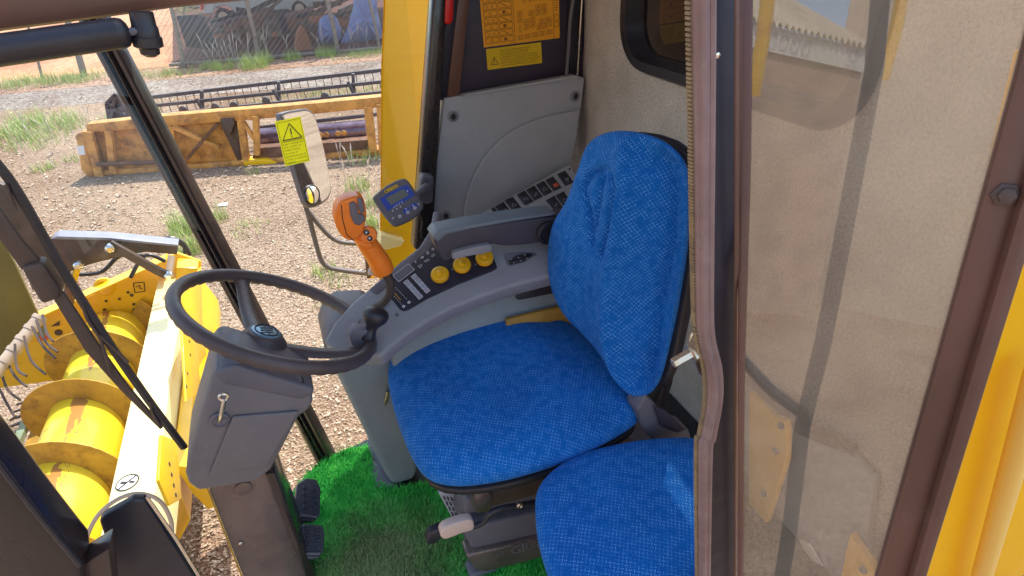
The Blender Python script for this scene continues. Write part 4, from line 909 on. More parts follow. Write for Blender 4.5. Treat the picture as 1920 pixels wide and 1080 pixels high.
bm = bmesh.new(); kn = (kt-kc).normalized(); add_tube(bm, [kt+V((math.cos(a)*.007, 0, math.sin(a)*.007+.002)) for a in [k*math.pi/9 for k in range(18)]], .0028, 8, True); link('key_ring_head', bm, 'chrome', ky)
tpl = (at(500, 700, y=1.05), V((.12, -.45, 1)).normalized())
for u, w in ((526, 703), (558, 711)):
    tl = many([(u-13, w-9), (u+9, w-6), (u+13, w+9), (u-9, w+7)], (at(526, 703, y=1.0), tpl[1])); k = prism('rocker_switch', [p+tpl[1]*.004 for p in tl], -tpl[1]*.02, 'black', sc, .0015)
    prism('rocker', [p*.75+(sum(tl, V())/4)*.25+tpl[1]*.0065 for p in tl], -tpl[1]*.006, 'grey_dk', k, .001)
    if u == 526:
        bm = bmesh.new(); D = Decal([p+tpl[1]*.0066 for p in tl], .0006); D.frame(bm, .3, .2, .5, .45, .0009); D.frame(bm, .55, .2, .75, .45, .0009); D.line(bm, [(.3, .6), (.7, .6)], .0009); flatlink('symbol', bm, 'lt_btn', k)
pl = prism('column_plate', many([(385, 880), (494, 880), (512, 905), (592, 1120), (610, 1180), (490, 1180), (458, 1090), (392, 922)], PY(1.02)), (0, .03, 0), 'plate', sc, .005)
prism('plate_side', many([(500, 888), (516, 888), (612, 1140), (618, 1180), (594, 1180), (580, 1100)], PY(1.01)), (0, .12, 0), 'gloss', sc, .003)
tube('plate_edge', many([(389, 915), (456, 1088), (490, 1180)], PY(1.017)), .002, 'wood', sc, 6)
lathe('plug', at(457, 916, y=1.018), (0, -1, 0), [(.018, 0), (.018, .002), (.015, .003)], 'plate', pl, 28)
lathe('rivet', at(451, 1018, y=1.018), (0, -1, 0), [(.0045, 0), (.0045, .002), (.002, .004)], 'zinc', pl, 12)
# ================================================================ PEDALS
for i, (px, studs, lab) in enumerate([
    ([(558, 906), (574, 896), (594, 898), (602, 915), (601, 965), (590, 977), (556, 976), (553, 940)], [(571, 914), (590, 918), (571, 925), (590, 929), (571, 937), (591, 940), (571, 950), (592, 953)], 'upper black pedal with round studs, nearer the corner post'),
    ([(560, 988), (570, 981), (604, 984), (609, 996), (608, 1030), (598, 1046), (576, 1047), (562, 1020)], [(575, 989), (594, 991), (575, 1002), (594, 1004), (575, 1015), (595, 1017), (575, 1029), (595, 1031)], 'lower black pedal with round studs, nearer the seat suspension')]):
    n_ = V((.55, -.35, .76)).normalized(); c = at(580, 940 if i == 0 else 1015, z=.13); PP = (c, n_)
    pd = thing('foot_pedal', lab, 'pedal', tuple(c), 'brake pedals beside the column plate')
    k = prism('pad', many(px, PP), -n_*.014, 'pedal', pd, .004, 3)
    for s_ in studs: lathe('stud', on(*s_, PP), n_, [(.0062, -.001), (.0055, .004), (.0042, .006), (.0022, .0035)], 'pedal', pd, 12)
    bar('pedal_arm', c-n_*.012, c+V((-.06, .03, -.12)), .022, .01, 'gloss', pd)
    tube('toe_ridge', many([(562, 966), (594, 970)] if i == 0 else [(572, 1038), (600, 1038)], (c+n_*.002, n_)), .003, 'grey_dk', pd, 8)
# ================================================================ TURF MAT
TF = [(540, 945), (556, 912), (602, 866), (650, 842), (690, 836), (700, 872), (706, 906), (738, 918), (800, 905), (1100, 880), (1100, 1220), (560, 1220), (556, 1060), (540, 985)]
tfp = [at(u, w, z=.006) for u, w in TF]
def inside(x, y, poly):
    r = False; j = len(poly)-1
    for i in range(len(poly)):
        if (poly[i].y > y) != (poly[j].y > y) and x < (poly[j].x-poly[i].x)*(y-poly[i].y)/(poly[j].y-poly[i].y)+poly[i].x: r = not r
        j = i
    return r
tm = thing('turf_mat', 'bright green artificial turf mat covering the cab floor', 'mat', (.1, 1.1, 0))
prism('backing', [V((p.x, p.y, .001)) for p in tfp], (0, 0, .006), 'turf', tm)
bm = bmesh.new(); xs_ = [p.x for p in tfp]; ys_ = [p.y for p in tfp]; cnt = 0
while cnt < 34000:
    x, y = random.uniform(min(xs_), min(.5, max(xs_))), random.uniform(max(.7, min(ys_)), max(ys_))
    if not inside(x, y, tfp): continue
    cnt += 1; a = random.gauss(.6, 1.3) + 2.2*math.sin(x*21)*math.cos(y*17); h = random.uniform(.009, .020); w = random.uniform(.0008, .0014); L = random.uniform(.3, 1.1)
    d = V((math.cos(a), math.sin(a), 0)); s = V((-d.y, d.x, 0))*w; p = V((x, y, .006)); q1 = p+d*h*L*.35+V((0, 0, h*.6)); q2 = p+d*h*L+V((0, 0, h))
    v = [bm.verts.new(p-s), bm.verts.new(p+s), bm.verts.new(q1+s*.8), bm.verts.new(q1-s*.8), bm.verts.new(q2)]
    bm.faces.new(v[:4]); bm.faces.new((v[3], v[2], v[4]))
me = bpy.data.meshes.new('pile'); bmesh.ops.translate(bm, verts=bm.verts, vec=-ORG[tm]); bm.to_mesh(me); bm.free(); me.materials.append(M['turf'])
o = bpy.data.objects.new('pile', me); COL.objects.link(o); o.parent = tm; o['kind'] = 'stuff'
# ================================================================ SIDE CONSOLE
cs = thing('side_console', 'grey side console with a dark control panel of keys, icons and round knobs', 'control console', (.2, 1.45, 0))
DK = (at(860, 520, z=.66), V((-.10, -.40, .91)).normalized()); dn = DK[1]
deck = many([(606, 640), (626, 604), (660, 566), (700, 532), (760, 482), (816, 436), (900, 430), (1100, 420), (1100, 505), (1040, 516), (960, 536), (900, 556), (850, 576), (800, 602), (760, 628), (735, 648), (714, 668), (640, 668)], DK)
prism('deck', deck, -dn*.05, 'grey_lt', cs, .010, 4)
prism('window_rim', many([(694, 532), (740, 488), (780, 456), (814, 424), (816, 330), (828, 330), (828, 430), (812, 452), (770, 492), (722, 528), (704, 540)], (DK[0]+dn*.004, dn)) if False else many([(690, 542), (742, 498), (786, 462), (806, 430), (812, 395), (826, 395), (824, 440), (800, 474), (752, 512), (706, 552)], (DK[0]+dn*.004, dn)), -dn*.03, 'grey_dk', cs, .006, 3)
# body of the console under the deck
sdpx = [(735, 646), (760, 626), (800, 601), (850, 576), (900, 556), (960, 536), (1040, 515), (1110, 503), (1120, 640), (1000, 660), (800, 720), (740, 700)]
prism('side_face', many(sdpx, (DK[0]+V((0, .012, -.004)), V((0, -1, .25)).normalized())), (0, .05, 0), 'grey_blue', cs, .008, 3)
tube('side_crease', cr(many([(690, 690), (720, 660), (762, 630), (820, 596), (880, 568), (960, 541), (1040, 520), (1080, 512)], (DK[0]+V((0, .006, -.006)), V((0, -1, .25)).normalized())), 5), .0035, 'grey_lt', cs, 8)
prism('front_nose', many([(608, 648), (618, 622), (640, 600), (700, 596), (740, 640), (738, 690), (640, 700), (612, 672)], PY(1.27)), (0, .16, 0), 'grey_dk', cs, .014, 4)
prism('leg', many([(612, 656), (640, 650), (712, 648), (764, 618), (800, 640), (800, 700), (790, 800), (784, 884), (778, 902), (736, 912), (722, 890), (632, 706)], PY(1.235)), (0, .2, 0), 'grey_blue', cs, .018, 4)
prism('leg_foot', many([(694, 880), (700, 862), (722, 884), (740, 914), (704, 914)], PZ(.012)), (0, 0, -.01), 'grey_dk', cs, .002)
lathe('cap', at(766, 619, y=1.232), (0, -1, 0), [(.009, 0), (.009, .002), (.006, .001), (.003, -.004)], 'black', cs, 20)
lathe('cap', on(744, 590, (DK[0]+dn*.001, dn)), dn, [(.005, 0), (.005, .001), (.003, .0015)], 'grey_dk', cs, 12)
tube('side_bolt', [at(722, 758, y=1.235), at(728, 733, y=1.215)], .005, 'zinc', cs, 12)
# dark fascia
FC = (DK[0]+dn*.003, dn)
fa = prism('control_panel', many([(720, 520), (752, 490), (820, 446), (830, 470), (922, 474), (930, 494), (932, 502), (922, 508), (860, 532), (800, 560), (766, 580), (757, 583), (750, 580), (728, 552)], FC), -dn*.006, 'navy', cs, .0025)
FT = (DK[0]+dn*.0036, dn)
def fpoly(bm, px, l=0):
    bm.faces.new([bm.verts.new(p+dn*l) for p in many(px, FT)])
def z8(pts): return [(720+x/5.333, 440+y/5.333) for x, y in pts]        # zoom crop to picture pixels
for row in ([(265, 420), (310, 388), (360, 432), (318, 466)], ), ([(190, 478), (238, 448), (282, 494), (238, 524)], ):
    base = row[0]; n = 5; dx = (36, 41) if base[0][0] == 265 else (38, 39)
    st_ = (128/4, 140/4) if base[0][0] == 265 else (130/4, 142/4)
    for k in range(5):
        q = [(x+k*st_[0]+k*0, y+k*st_[1]) for x, y in ([(268, 422), (310, 390), (338, 420), (296, 453)] if base[0][0] == 265 else [(192, 480), (236, 448), (264, 478), (222, 512)])]
        pts = many(z8(q), FT); ke = prism('key', [p+dn*.002 for p in pts], -dn*.002, 'lt_btn', fa, .0006)
        bm = bmesh.new(); D = Decal([p+dn*.002 for p in pts], .0006)
        j = (k+len(row)*2+base[0][0]) % 4
        if j == 0: D.frame(bm, .3, .3, .7, .7, .0009)
        elif j == 1: D.line(bm, [(.25, .6), (.5, .3), (.7, .6)], .0011)
        elif j == 2: D.circ(bm, .5, .5, .0022, .0009)
        else: D.line(bm, [(.3, .3), (.3, .7), (.7, .7), (.7, .45)], .001)
        flatlink('symbol', bm, 'ink', ke)
bm = bmesh.new(); fr = Decal(many(z8([(92, 408), (245, 292), (304, 352), (150, 472)]), FT), .0004); fr.frame(bm, 0, 0, 1, 1, .0022); flatlink('display_frame', bm, 'lt_btn', fa)
bm = bmesh.new(); fr.rect(bm, .06, .1, .94, .9, .0003); flatlink('display', bm, 'grey_dk', fa)
bm = bmesh.new()
for (u, v), (u2, v2), n in (((118, 532), (238, 656), 8), ((104, 618), (190, 712), 6)):
    for k in range(n):
        a, b = u+(u2-u)*k/n, v+(v2-v)*k/n; fpoly(bm, z8([(a-5, b), (a, b-5), (a+5, b), (a, b+5)]))
for x, y in ((250, 677), (198, 718)): 
    c = on(720+x/5.333, 440+y/5.333, FT); a1 = dn.cross(V((0, 1, 0))).normalized(); a2 = dn.cross(a1); add_tube(bm, [c+(a1*math.cos(k*math.pi/6)+a2*math.sin(k*math.pi/6))*.0026+dn*.0004 for k in range(12)], .0011, 4, True)
IC = Decal(many(z8([(300, 280), (500, 130), (560, 210), (360, 340)]), FT), .0004)
IC.text(bm, 'P', .03, .20, .26)
IC.circ(bm, .38, .10, .0028, .001); IC.line(bm, [(.28, .1), (.48, .1)], .0009); IC.circ(bm, .66, .08, .0030, .001); IC.circ(bm, .92, .08, .0026, .001); IC.line(bm, [(.66, .0), (.74, -.1)], .0009)
IC.line(bm, [(.02, .62), (.02, .95), (.12, .9), (.16, .78), (.12, .66), (.02, .62)], .001); IC.line(bm, [(.34, .6), (.5, .6), (.54, .78), (.38, .78), (.34, .6)], .0009)
IC.line(bm, [(.68, .50), (.74, .75)], .0009); IC.line(bm, [(.74, .48), (.80, .73)], .0009); IC.line(bm, [(.80, .46), (.86, .71)], .0009)
for x, y in ((686, 345), (915, 295)): fpoly(bm, z8([(x-8, y-6), (x+2, y-2), (x, y+2), (x-8, y-2)])); fpoly(bm, z8([(x-2, y+8), (x+8, y), (x+9, y+4), (x, y+12)]))
flatlink('icons', bm, 'white', fa)
bm = bmesh.new(); fpoly(bm, z8([(104, 588), (112, 586), (174, 656), (166, 654)])); flatlink('wedge_mark', bm, 'knob', fa)
for u, w in ((825, 518), (866, 500), (908, 487)):
    c = on(u+1, w+3, FT); lathe('rotary_knob', c, dn, [(.015, 0), (.016, .006), (.0215, .008), (.0225, .014), (.0210, .020), (.0165, .0225), (.0085, .0215), (.0075, .0245), (.004, .026), (.001, .0262)], 'knob', fa, 36)
sk = prism('recessed_pad', many(z8([(1190, 190), (1380, 170), (1500, 175), (1530, 200), (1240, 308), (1225, 290)]), FC), -dn*.004, 'grey_dk', cs, .002)
pb = prism('socket_pad', many(z8([(1240, 255), (1330, 200), (1470, 180), (1490, 205), (1400, 265), (1262, 300)]), (DK[0]+dn*.006, dn)), -dn*.004, 'black', sk, .002)
for x, y in ((1272, 245), (1345, 232), (1408, 203), (1300, 280), (1372, 262), (1430, 240)): lathe('contact', on(720+x/5.333, 440+y/5.333, (DK[0]+dn*.0065, dn)), dn, [(.0022, 0), (.0022, .001)], 'grey_lt', pb, 8)
DS = (DK[0]+V((0, .008, -.004)), V((0, -1, .25)).normalized())
prism('pull_recess', many(z8([(1272, 520), (1300, 490), (1360, 470), (1700, 420), (1700, 600), (1330, 660), (1280, 640)]), DS), -DS[1]*.004, 'grey_blue', cs, .003, 3)
prism('pull_pocket', many(z8([(1312, 545), (1330, 522), (1700, 440), (1700, 588), (1350, 655), (1320, 640)]), (DS[0]+DS[1]*.005, DS[1])), -DS[1]*.006, 'black', cs, .003, 3)
prism('yellow_board', many([(950, 600), (1060, 574), (1090, 566), (1098, 640), (950, 640)], (DS[0]+DS[1]*.02+V((0, 0, 0)), DS[1])), (0, .012, 0), 'wood', cs, .002)
# rocker switches on the rear strip
SWP = (V((.8, 1.79, .62)), V((-.05, -.8, .6)).normalized())
ss = prism('switch_strip', many([(862, 424), (930, 384), (1064, 310), (1071, 310), (1083, 342), (1086, 372), (1060, 420), (880, 440)], SWP), -SWP[1]*.02, 'grey', cs, .002)
def z9(pts): return [(900+x/9, 300+y/9) for x, y in pts]
syms = []
for i, q in enumerate([[(1300, 240), (1435, 180), (1580, 380), (1440, 440)], [(1100, 340), (1228, 275), (1380, 470), (1240, 530)], [(940, 420), (1075, 350), (1220, 540), (1080, 610)], [(775, 505), (910, 430), (1058, 620), (912, 690)],
                       [(615, 590), (750, 510), (905, 705), (760, 770)], [(410, 685), (550, 620), (700, 810), (560, 870)], [(250, 785), (395, 705), (540, 900), (400, 960)], [(180, 825), (235, 792), (380, 980), (330, 1010)], [(1270, 600), (1410, 530), (1560, 740), (1420, 800)], [(1110, 685), (1250, 600), (1400, 810), (1260, 860)]]):
    pts = [p+SWP[1]*.003 for p in many(z9(q), SWP)]; ke = prism('rocker_switch', pts, -SWP[1]*.006, 'black', ss, .0014)
    bm = bmesh.new(); D = Decal(pts, .0005)
    if i == 1: D.rect(bm, .35, .52, .85, .80); flatlink('symbol', bm, 'red_s', ke); continue
    if i == 0: D.line(bm, [(.35, .72), (.5, .52), (.6, .7), (.8, .5)], .0016); D.line(bm, [(.4, .8), (.6, .8)], .0014)
    elif i % 3 == 0: D.line(bm, [(.3, .70), (.7, .50), (.75, .62), (.45, .72), (.3, .7)], .001)
    elif i % 3 == 1: D.frame(bm, .35, .5, .7, .66, .001); D.line(bm, [(.2, .6), (.35, .58)], .001)
    else: D.line(bm, [(.25, .66), (.5, .42), (.75, .66), (.25, .66)], .001)
    flatlink('symbol', bm, 'lt_btn', ke)
lathe('screw', on(1068, 317, SWP), SWP[1], [(.004, 0), (.004, .002)], 'black', cs, 10)
# ================================================================ CONTROL LEVER
lv = thing('control_lever', 'orange multifunction grip on a curved steel stem beside the console', 'lever', tuple(at(718, 560, y=1.24)))
LP = PY(1.17)
tube('stem', cr([at(718, 505, y=1.19), at(732, 530, y=1.19), at(728, 556, y=1.20), at(708, 574, y=1.22), at(672, 584, y=1.24)], 6), [.012, .0105, .0095, .009, .008], 'dsteel', lv, 16)
tube('grip', cr([at(668, 430, y=1.19), at(684, 450, y=1.19), at(700, 473, y=1.19), (at(712, 492, y=1.19)), at(720, 510, y=1.19)], 6), [.019, .0185, .0205, .021, .0225, .021], 'orange', lv, 24, flat=1.1)
prism('head', cr(many([(627, 408), (634, 384), (650, 374), (672, 369), (682, 374), (686, 388), (688, 406), (684, 424), (680, 440), (664, 452), (646, 448), (632, 430)], PY(1.155)), 2, True), (0, .042, 0), 'orange', lv, .010, 4)
lathe('button_boss', at(691, 440, y=1.168), (.15, -1, .25), [(.019, -.01), (.019, .0), (.016, .004), (.001, .005)], 'orange', lv, 24)
for u, w in ((687, 436), (693, 447)):
    k = lathe('thumb_button', at(u, w, y=1.163), (.15, -1, .25), [(.0058, -.001), (.0058, .0025), (.0035, .003), (.001, .0032)], 'black', lv, 16)
    lathe('dot', at(u, w, y=1.1595), (.15, -1, .25), [(.0022, 0), (.001, .0008)], 'white', k, 8)
bkp = [[(655, 382), (664, 378), (670, 386), (672, 402), (684, 404), (685, 414), (674, 424), (664, 420), (657, 404)], [(670, 372), (680, 374), (684, 396), (678, 404), (672, 392)]]
for i, px in enumerate(bkp): prism('rocker', many(px, PY(1.150)), (0, .012, 0), 'grey_dk', lv, .0025, 3)
tube('seam', many([(640, 384), (642, 410), (650, 440), (664, 452)], PY(1.1545)), .0009, 'ink', lv, 5)
prism('trigger', many([(703, 498), (716, 512), (712, 520), (690, 516), (693, 506)], PY(1.19)), (0, .012, 0), 'beige', lv, .003)
prism('guard', many([(688, 470), (672, 462), (676, 452), (694, 452), (702, 464)], PY(1.165)), (0, .02, 0), 'orange', lv, .004, 3)
# ================================================================ MONITOR
mn = thing('display_monitor', 'small grey display with a blue bezel clamped to the dark pillar', 'display', tuple(at(790, 370, y=1.72)))
mnn = (-(ray(746, 378)).normalized()*.8+V((0, -.5, .35))*.3).normalized(); MQ = (at(746, 378, y=1.62), mnn)
prism('casing', cr(many([(699, 374), (702, 366), (728, 346), (752, 335), (762, 336), (772, 348), (790, 376), (794, 386), (788, 398), (770, 414), (744, 425), (734, 422), (716, 400)], MQ), 2, True), -mnn*.028, 'grey_dk', mn, .006, 3)
MF = (MQ[0]+mnn*.0008, mnn)
bz = prism('bezel', cr(many([(713, 374), (716, 370), (758, 348), (765, 349), (775, 362), (774, 368), (730, 394), (725, 392)], MF), 2, True), -mnn*.001, 'blue_p', mn)
prism('screen', many([(723, 371), (757, 354), (767, 366), (733, 385)], (MF[0]+mnn*.001, mnn)), -mnn*.001, 'lcd', bz)
lbp = many([(720, 358), (744, 345.5), (747, 350), (723, 362.5)], (MF[0]+mnn*.001, mnn)); lbo = prism('maker_label', lbp, -mnn*.001, 'stk_ye', mn)
bm = bmesh.new(); D = Decal(lbp, .0004); D.text(bm, 'NEW HOLLAND', .24, .74, .44, .70); D.rect(bm, .06, .25, .18, .78); flatlink('print', bm, 'ink', lbo)
for u, w, r in ((737, 409, .0035), (750, 405.5, .0058), (765, 398, .0062), (778, 390, .0058), (785, 383, .0035)):
    lathe('button', on(u, w, MF), mnn, [(r, -.001), (r, .0016), (r*.7, .0024), (.0005, .0026)], 'lt_btn', mn, 18)
bm = bmesh.new()
for q in ([(737, 391), (741, 385)], [(742.5, 388), (745, 382)], [(748, 385), (749, 379)], [(755, 382), (752.5, 377)]):
    a, b = many(q, (MF[0]+mnn*.0024, mnn)); add_bar(bm, a, b, .0013, .0004, tuple(mnn))
for u, w in ((736, 395), (744, 391.5), (751, 387.5), (764, 358), (761, 391.5), (774, 385)):
    c = on(u, w, (MF[0]+mnn*.002, mnn)); add_lathe(bm, c, mnn, [(.0022, 0), (.0022, .0005)], 6)
link('symbols', bm, 'white', mn)
for px in ([(755, 396), (758, 390), (766, 389), (770, 396), (760, 402)], [(769, 387), (772, 382), (780, 381), (783, 388), (775, 393)]): prism('blue_field', many(px, MF), -mnn*.0008, 'blue_p', mn)
tube('arm', [at(780, 368, y=1.68), at(800, 352, y=1.76)], [.013, .016], 'grey_dk', mn, 16)
prism('clamp', many([(789, 340), (792, 329), (814, 331), (812, 380), (800, 384), (786, 378)], PY(1.78)), (0, .04, 0), 'grey_dk', mn, .006, 3)
bm = bmesh.new(); D = Decal(many([(797, 334), (803, 334), (803, 341), (797, 341)], PY(1.779)), .0005); D.text(bm, 'E', 0, 1, .9); flatlink('mark', bm, 'ink', mn)
tube('wire', cr(many([(786, 400), (792, 415), (790, 440), (800, 455)], PY(1.8)), 5), .003, 'black', mn, 6)
# ================================================================ SEATS
st = thing('driver_seat', 'blue patterned driver seat with curved backrest and an armrest on its far side', 'seat', (.35, 1.0, 0))
CN = V((-.05, -.10, 1)).normalized()
cpl = (V((.33, 1.0, .425)), CN)
co = cr(many([(729, 700), (742, 660), (778, 628), (828, 608), (890, 599), (950, 598), (1020, 604), (1075, 618), (1130, 655), (1180, 700), (1198, 740), (1200, 778), (1184, 800), (1120, 838), (1050, 868), (980, 890), (910, 905), (845, 909), (798, 894), (768, 850), (745, 790), (732, 740)], cpl), 5, True)
def cdent(o, s):
    d = o-cpl[0]; return -.020*math.exp(-((d.x)**2*50+(d.y)**2*70)) - .010*math.exp(-((d.x-.19)**2*400))
pillow('cushion', co, CN, .078, .04, 'fabric', st, 2.5, cdent)
BN = V((-1, -.22, .22)).normalized(); bpl = (V((.62, .95, .78)), BN)
bo = cr(many([(1112, 268), (1140, 249), (1185, 246), (1240, 262), (1278, 296), (1289, 345), (1286, 450), (1270, 560), (1246, 680), (1228, 728), (1206, 742), (1184, 736), (1160, 700), (1115, 640), (1068, 590), (1044, 540), (1037, 480), (1046, 420), (1074, 370), (1096, 310)], bpl), 5, True)
rdg = many([(1188, 240), (1196, 330), (1190, 430), (1172, 540), (1166, 640), (1176, 740)], bpl)
crs = [many(q, bpl) for q in ([(1120, 350), (1136, 400), (1142, 450)], [(1158, 330), (1152, 380), (1146, 420)], [(1166, 322), (1186, 345), (1178, 420), (1160, 480)], [(1120, 350), (1134, 322), (1160, 318)])]
def bdent(o, s):
    ry = rdg[0].y
    for p, q in zip(rdg, rdg[1:]):
        if q.z <= o.z <= p.z: t = (o.z-q.z)/(p.z-q.z); ry = q.y+(p.y-q.y)*t
    if o.z < rdg[-1].z: ry = rdg[-1].y
    x = ry-o.y; e = -.75*(x+math.sqrt(x*x+.0002))/2 + .014*math.exp(-(x/.02)**2) - .008*math.exp(-((x+.09)/.05)**2)
    m_ = 9
    for L in crs:
        for p, q in zip(L, L[1:]):
            t = max(0, min(1, (o-p).dot(q-p)/(q-p).length_squared)); m_ = min(m_, (o-p-(q-p)*t).length)
    return e - .016*math.exp(-(m_/.008)**2)
pillow('backrest', bo, BN, .060, .03, 'fabric', st, 2.6, bdent)
bc = sum(bo, V())/len(bo)
bm = bmesh.new(); add_prism(bm, [bc+(p-bc)*.99-BN*.028 for p in bo][::3], -BN*.035, .01, 2); link('back_shell', bm, 'black', st)
cc_ = sum(co, V())/len(co)
bm = bmesh.new(); add_prism(bm, [cc_+(p-cc_)*.975-CN*.030 for p in co][::3], -CN*.022, .006, 2); link('cushion_tray', bm, 'black', st)
# armrest
arp = [(813, 450), (817, 440), (838, 434), (880, 428), (960, 416), (1040, 406), (1100, 400), (1100, 448), (1040, 452), (980, 460), (945, 462), (925, 458), (890, 462), (866, 473), (838, 491), (830, 488), (820, 470)]
ar = prism('armrest', many(arp, PY(1.20)), (0, .05, 0), 'arm_s', st, .010, 4)
prism('armrest_top', many([(811, 446), (820, 434), (880, 422), (960, 409), (1040, 399), (1046, 403), (960, 416), (880, 430), (836, 441), (822, 454)], PY(1.198)), (0, .055, 0), 'arm_t', ar, .007, 3)
prism('armrest_latch', cr(many([(850, 484), (852, 474), (880, 466), (915, 459), (921, 462), (920, 472), (880, 480), (852, 486)], PY(1.185)), 2, True), (0, .03, 0), 'grey_lt', ar, .004, 3)
lathe('armrest_pivot', at(1026, 436, y=1.195), (0, -1, 0), [(.030, 0), (.030, .006), (.022, .008), (.018, .004), (.003, .003)], 'black', ar, 28)
# suspension base
sb = prism('suspension', many([(872, 940), (900, 926), (1100, 880), (1260, 860), (1300, 1000), (1300, 1240), (920, 1240), (890, 1060), (868, 990)], PY(.90)), (0, .22, 0), 'grey_dk', st, .012, 3)
prism('slide_rail', many([(888, 922), (1040, 880), (1180, 820), (1200, 850), (1040, 920), (890, 960)], PY(.86)), (0, .03, 0), 'dsteel', st, .004)
prism('bracket', many([(888, 925), (910, 918), (925, 930), (920, 960), (892, 964)], PY(.85)), (0, .03, 0), 'plate', st, .004)
for k, (w0, hgt) in enumerate(((985, 52), (1034, 40), (1072, 46))):
    px = [(868+k*6, w0+12), (880+k*6, w0+4), (1000, w0-22), (1080, w0-40), (1085, w0-40+hgt), (1000, w0-22+hgt), (905+k*6, w0+hgt), (886+k*6, w0+hgt-4)]
    prism('bellows_fold', many(px, PY(.86-(.014 if k == 1 else 0))), (0, .05, 0), ('grey_dk', 'plate', 'grey_dk')[k], st, .010, 3)
bm = bmesh.new(); D = Decal(many([(926, 1028), (1060, 990), (1064, 1014), (930, 1050)], PY(.845)), .001); D.circ(bm, .07, .5, .007, .0022); D.text(bm, 'GRAMMER', .2, .85, .62, .95); flatlink('moulded_name', bm, 'column', sb)
prism('front_skirt', many([(862, 928), (884, 924), (888, 960), (904, 1100), (920, 1240), (900, 1240), (886, 1060), (872, 980)], PY(.93)), (0, .2, 0), 'grey', st, .010, 3)
vg = prism('vent_grille', cr(many([(822, 924), (832, 920), (852, 926), (864, 960), (870, 980), (856, 984), (846, 968)], PY(.98)), 1, True), (0, .01, 0), 'lt_btn', st, .002)
bm = bmesh.new()
for k in range(4):
    for j in range(5):
        u, w = 830+k*7+j*5.0, 930+j*10+k*1.0
        if u < 860+j*2: add_prism(bm, many([(u, w), (u+3, w), (u+6, w+7), (u+3, w+7)], PY(.979)), (0, -.001, 0))
link('slots', bm, 'ink', vg)
tube('adjust_lever', cr([at(u, w, y=.82) for u, w in [(1010, 942), (985, 946), (945, 952), (920, 962), (905, 980), (885, 988)]], 6), .0066, 'black', st, 14)
lathe('lever_bolt', at(973, 945, y=.82), (0, -1, 0), [(.008, 0), (.008, .006), (.005, .008), (.003, .006)], 'zinc', st, 14)
prism('lever_grip', cr(many([(826, 1002), (834, 990), (860, 980), (884, 975), (889, 982), (888, 994), (868, 1000), (848, 1008), (832, 1012)], PY(.80)), 2, True), (0, .022, 0), 'beige', st, .006, 3)
prism('lever_tip', many([(799, 1016), (806, 1000), (830, 990), (834, 1004), (818, 1020), (803, 1022)], PY(.815)), (0, .02, 0), 'black', st, .004, 3)
# seat back frame and belt by the doorway
prism('back_frame', many([(1268, 590), (1290, 380), (1300, 380), (1285, 600), (1262, 720), (1236, 800), (1214, 800), (1240, 730)], PY(.96)), (0, .03, 0), 'black', st, .006)
prism('belt_cover', many([(1196, 770), (1212, 740), (1240, 770), (1262, 795), (1292, 806), (1300, 832), (1230, 834), (1202, 800)], PY(.80)), (0, .05, 0), 'grey_dk', st, .006, 3)
prism('belt_flap', many([(1228, 762), (1250, 772), (1286, 806), (1270, 812), (1240, 800)], PY(.79)), (0, .008, 0), 'dpanel', st, .002)
s2_ = thing('passenger_seat', 'blue patterned fold down passenger seat cushion nearest the doorway', 'seat', (.45, .6, 0))
PC = (V((.45, .6, .375)), V((0, -.05, 1)).normalized())
po = cr(many([(1004, 968), (1008, 925), (1036, 890), (1084, 862), (1150, 843), (1220, 832), (1300, 830), (1338, 850), (1346, 930), (1340, 1050), (1310, 1150), (1190, 1210), (1090, 1180), (1040, 1110), (1012, 1030)], PC), 6, True)
pillow('cushion', po, PC[1], .045, .04, 'fabric', s2_, 3.2)
c3 = sum(po, V())/len(po)
bm = bmesh.new(); add_prism(bm, [c3+(p-c3)*.96-V((0, 0, .035)) for p in po][::3], (0, 0, -.03), .006, 2); link('tray', bm, 'black', s2_)
box('pedestal', (.44, .60, .16), (.2, .14, .32), 'black', s2_, bev=.01)
# ================================================================ THINGS THE PANE REFLECTS (behind the photographer)
wf_ = thing('warehouse', 'store building with corrugated roof and white fascia reflected in the side pane', 'building', (-14, -12, GZ))
def fac(u, z): y = -12.9-(u-1423)/182*3.8; return V((-14.0+(-12.9-y)*.1, y, z))
fdx = (fac(1605, 0)-fac(1423, 0)).normalized()
e0, e1_ = fac(1623, 0), fac(900, 0)
prism('wall', [V((e0.x, e0.y, GZ)), V((e1_.x, e1_.y, GZ)), V((e1_.x, e1_.y, 6.35)), V((e0.x, e0.y, 6.35))], (-.3, 0, 0), 'wall_b', wf_)
prism('fascia', [V((e0.x+.1, e0.y, 6.33)), V((e1_.x+.1, e1_.y, 6.33)), V((e1_.x+.1, e1_.y, 7.05)), V((e0.x+.1, e0.y, 7.05))], (-.1, 0, 0), 'wall_w', wf_)
bm = bmesh.new(); rows = []
NC = 250
for i in range(NC+1):
    p = e0+(e1_-e0)*(i/NC); z = .10*math.sin(i*math.pi/2*1.0); hip = min(1, i/40)
    rows.append((bm.verts.new(V((p.x+.25, p.y, 7.08+z))), bm.verts.new(V((p.x-6.5, p.y+(2.3*(1-hip)), 11.6+z)))))
for a, b in zip(rows, rows[1:]): bm.faces.new((a[0], b[0], b[1], a[1]))
link('roof', bm, 'roofsh', wf_)
FD_ = Decal([fac(1640, 7.05)+V((.11, 0, 0)), fac(1423, 7.05)+V((.11, 0, 0)), fac(1423, 6.33)+V((.11, 0, 0)), fac(1640, 6.33)+V((.11, 0, 0))], .01)
if FD_.n.x < 0: FD_.n = -FD_.n
bm = bmesh.new()
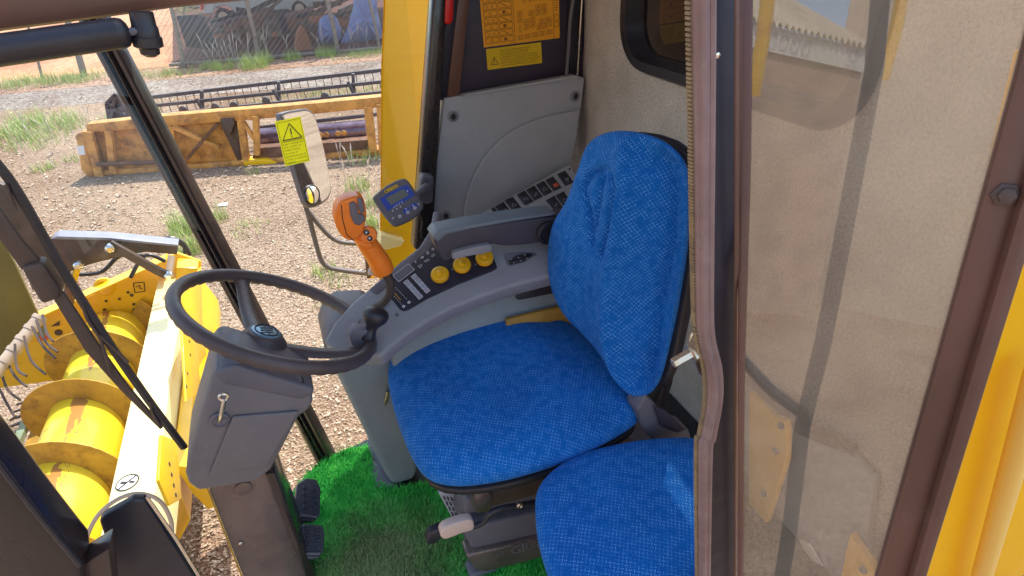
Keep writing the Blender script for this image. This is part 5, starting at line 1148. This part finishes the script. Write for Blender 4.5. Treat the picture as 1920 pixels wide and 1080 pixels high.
for k in range(4):
    u = .90-k*.095; FD_.line(bm, [(u-.03, .25), (u-.02, .85), (u+.03, .85), (u+.035, .45), (u+.01, .25), (u-.03, .25)], .03); FD_.line(bm, [(u-.02, .3), (u+.02, .5)], .03)
FD_.circ(bm, .20, .42, .17, .05); FD_.line(bm, [(.16, .15), (.2, .3), (.25, .15)], .05)
FD_.text(bm, 'OMAS', .14, .92, .14, .14)
flatlink('painted_sign', bm, 'grey', wf_)
hr_ = thing('reflected_streak_bar', 'added dark bar standing in for the person reflected in the side pane', 'handrail', (-.6, -.6, GZ))  # bar added behind the camera to make the dark streak in the pane
def rfl(u, v, dist):
    p = on(u, v, PN); d = ray(u, v).normalized(); r = d-ny*2*d.dot(ny); return p+r*dist
tube('upright', [rfl(1662, -120, 1.6), rfl(1640, 130, 1.5), rfl(1590, 400, 1.5), rfl(1545, 640, 1.5), rfl(1505, 800, 1.6), rfl(1480, 1000, 1.7), rfl(1440, 1250, 1.8)], .026, 'black', hr_, 12)
tube('stay', cr([rfl(1505, 780, 1.6), rfl(1440, 730, 1.6), rfl(1370, 650, 1.6)], 4), .020, 'black', hr_, 10)
yr = thing('ladder_rail', 'thin yellow ladder rail reflected in the side pane', 'handrail', (-.8, -.9, GZ))
tube('rail', [rfl(1446, -60, 2.2), rfl(1432, 60, 2.2), rfl(1412, 180, 2.2)], .030, 'yel_hdr', yr, 12)
tube('rail', [rfl(1706, -80, 2.2), rfl(1680, 60, 2.2), rfl(1655, 150, 2.2)], .024, 'yel_hdr', yr, 12)
tb2 = thing('sky_screen_block', 'plain tan block added behind the camera to keep sky out of the pane reflection', 'building', (-8, -22, GZ))  # added block, hides blue sky from the pane reflection
pa, pb_ = rfl(1575, 100, 27), rfl(2300, 100, 26); pa.z = pb_.z = GZ
prism('wall', [pa, pb_, pb_+V((-3, -6, 0)), pa+V((-3, -6, 0))], (0, 0, 17), 'wall_t', tb2, .03)
for k in range(5):
    p = pa+(pb_-pa)*(.08+k*.2); box('window', p+V((.02, .02, 13.5)), (1.4, .1, 1.2), 'dglass', tb2, Matrix.Rotation(math.atan2((pb_-pa).y, (pb_-pa).x), 3, 'Z'))
